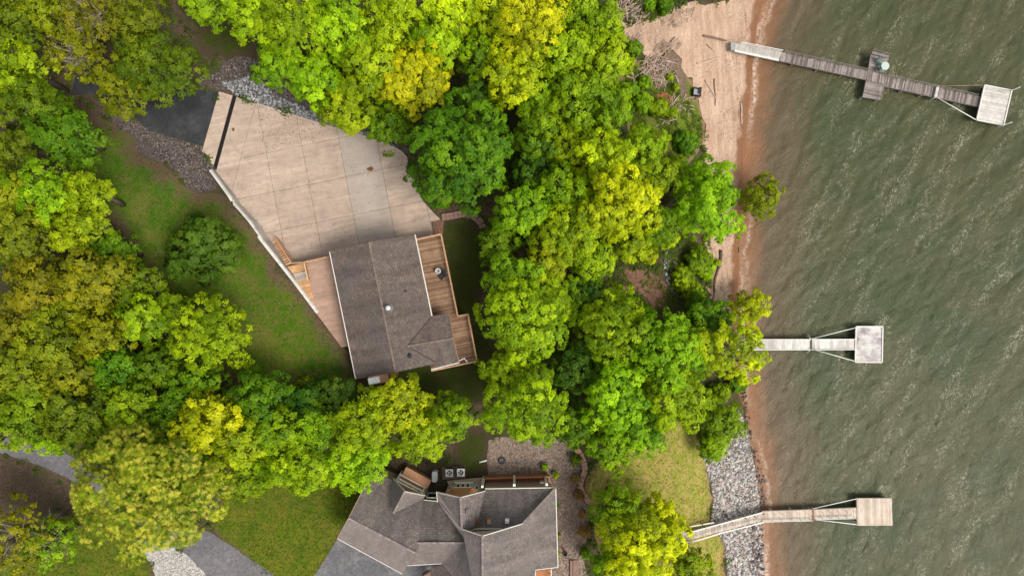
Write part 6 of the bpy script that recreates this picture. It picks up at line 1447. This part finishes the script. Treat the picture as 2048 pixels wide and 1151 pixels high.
def weeds(poly_px, n, label, col, hgt=.35):
    P = [tuple(G(x, y).to_2d()) for x, y in poly_px]; xs = [p[0] for p in P]; ys = [p[1] for p in P]; c = np.column_stack([rng.uniform(min(xs), max(xs), n*4), rng.uniform(min(ys), max(ys), n*4)]); c = c[pip(P, c[:, 0], c[:, 1])][:n]
    cl = np.sin(c[:, 0]*1.7+.4)*np.sin(c[:, 1]*1.3)+.5*np.sin(c[:, 0]*3.9+c[:, 1]*3.1); c = c[cl > -.25]; n = len(c); Z = GZ(c[:, 0], c[:, 1]); k = 9; src = np.repeat(np.arange(n), k)
    d = unit(rng.normal(size=(n*k, 3))); d[:, 2] = abs(d[:, 2]); pos = np.column_stack([c, Z])[src] + d*rng.uniform(.1, 1, (n*k, 1))*np.array([.22, .22, hgt]); ln = rng.uniform(.08, .22, n*k)
    v, f = leaf_quads(pos, unit(np.array([0, 0, .8])+rng.normal(size=(n*k, 3))*.5), ln, ln*.5, rng); o = mesh_obj('weeds', v, f, 'leaf', tone=np.clip(rng.normal(.5, .18, n)[src]+rng.normal(0, .1, n*k), 0, 1), attrs={'pn': ('FACE', unit(d*.5+np.array([0, 0, .8])))}); o.color = col; tag(o, label, 'weeds', kind='stuff')
weeds([(1250,95),(1285,90),(1300,160),(1345,135),(1365,200),(1400,205),(1408,300),(1350,330),(1290,300),(1245,200)], 2600, 'low green weeds over the bank behind the sand', (.105, .165, .010, 1))
weeds([(1300,0),(1350,0),(1345,20),(1300,45)], 350, 'low green weeds beside the black pool', (.105, .165, .010, 1))
weeds([(1310,465),(1420,470),(1425,610),(1380,640),(1345,600),(1330,520)], 1700, 'low green weeds between mulch patch and narrow sand', (.12, .18, .010, 1))
weeds([(1210,500),(1300,490),(1420,520),(1425,640),(1330,650),(1230,620)], 1500, 'low green weeds ringing the reddish mulch patch', (.11, .17, .008, 1))
def tufts(polys, n, label, col, s=.09):
    out = []
    for px in polys:
        P = [tuple(G(x, y).to_2d()) for x, y in px]; xs = [p[0] for p in P]; ys = [p[1] for p in P]; c = np.column_stack([rng.uniform(min(xs), max(xs), n), rng.uniform(min(ys), max(ys), n)]); out.append(c[pip(P, c[:, 0], c[:, 1])])
    c = np.concatenate(out); n = len(c); Z = GZ(c[:, 0], c[:, 1]); k = 4; src = np.repeat(np.arange(n), k); pos = np.column_stack([c, Z])[src] + rng.normal(size=(n*k, 3))*np.array([.05, .05, 0]) + np.array([0, 0, .03]); ln = s*rng.uniform(.7, 1.6, n*k)
    nr = unit(rng.normal(size=(n*k, 3))*np.array([1, 1, .35]) + np.array([0, 0, .45])); v, f = leaf_quads(pos, nr, ln, ln*.45, rng); o = mesh_obj('grass', v, f, 'leaf', tone=np.clip(rng.normal(.5, .2, n)[src]+rng.normal(0, .12, n*k), 0, 1), attrs={'pn': ('FACE', np.tile([0, 0, 1.0], (n*k, 1)))}); o.color = col; tag(o, label, 'grass', kind='stuff')
tufts([REG[0][1]], 15000, 'short grass tufts of the main lawn', (.060, .115, .006, 1))
tufts([REG[4][1], REG[5][1]], 9000, 'short grass tufts of the front lawns', (.085, .130, .006, 1))
tufts([REG[6][1]], 9000, 'straw-toned grass tufts of the strip behind the stone bank', (.24, .235, .04, 1))

# ------------------------------------------------------------------ camera and light
cam = bpy.data.cameras.new('camera'); cam.sensor_width = 36; cam.sensor_fit = 'HORIZONTAL'; cam.angle = 2*math.atan(55.0/74.0); cam.clip_start = 1; cam.clip_end = 2000
co = bpy.data.objects.new('camera', cam); COL.objects.link(co); co.location = (0, 0, H); co.rotation_euler = (0, 0, 0); sc.camera = co
ELEV, AZ = math.radians(58), math.radians(122)      # azimuth clockwise from +Y (top of the picture)
sd = Vector((math.sin(AZ)*math.cos(ELEV), math.cos(AZ)*math.cos(ELEV), math.sin(ELEV)))
sl = bpy.data.lights.new('sun', 'SUN'); sl.energy = 1.5; sl.angle = math.radians(20); sl.color = (1.0, .92, .79)
so = bpy.data.objects.new('sun', sl); COL.objects.link(so); so.location = sd*100; so.rotation_euler = sd.to_track_quat('Z', 'Y').to_euler()
w = bpy.data.worlds.new('World'); sc.world = w; w.use_nodes = True; nt = w.node_tree
bg = nt.nodes['Background']; sky = nt.nodes.new('ShaderNodeTexSky'); sky.sky_type = 'NISHITA'; sky.sun_disc = False; sky.sun_elevation = ELEV; sky.sun_rotation = AZ; sky.dust_density = 4.0; sky.air_density = 1.0
hs = nt.nodes.new('ShaderNodeHueSaturation'); hs.inputs['Saturation'].default_value = .22; hs.inputs['Value'].default_value = 1.0
nt.links.new(sky.outputs[0], hs.inputs['Color']); nt.links.new(hs.outputs[0], bg.inputs['Color']); bg.inputs['Strength'].default_value = 0.11
sc.view_settings.view_transform = 'Standard'; sc.view_settings.look = 'None'; sc.view_settings.gamma = 1.0; sc.view_settings.exposure = 0.90
sc.render.engine = 'CYCLES'; sc.cycles.max_bounces = 6; sc.cycles.diffuse_bounces = 3; sc.cycles.transmission_bounces = 3; sc.cycles.transparent_max_bounces = 4
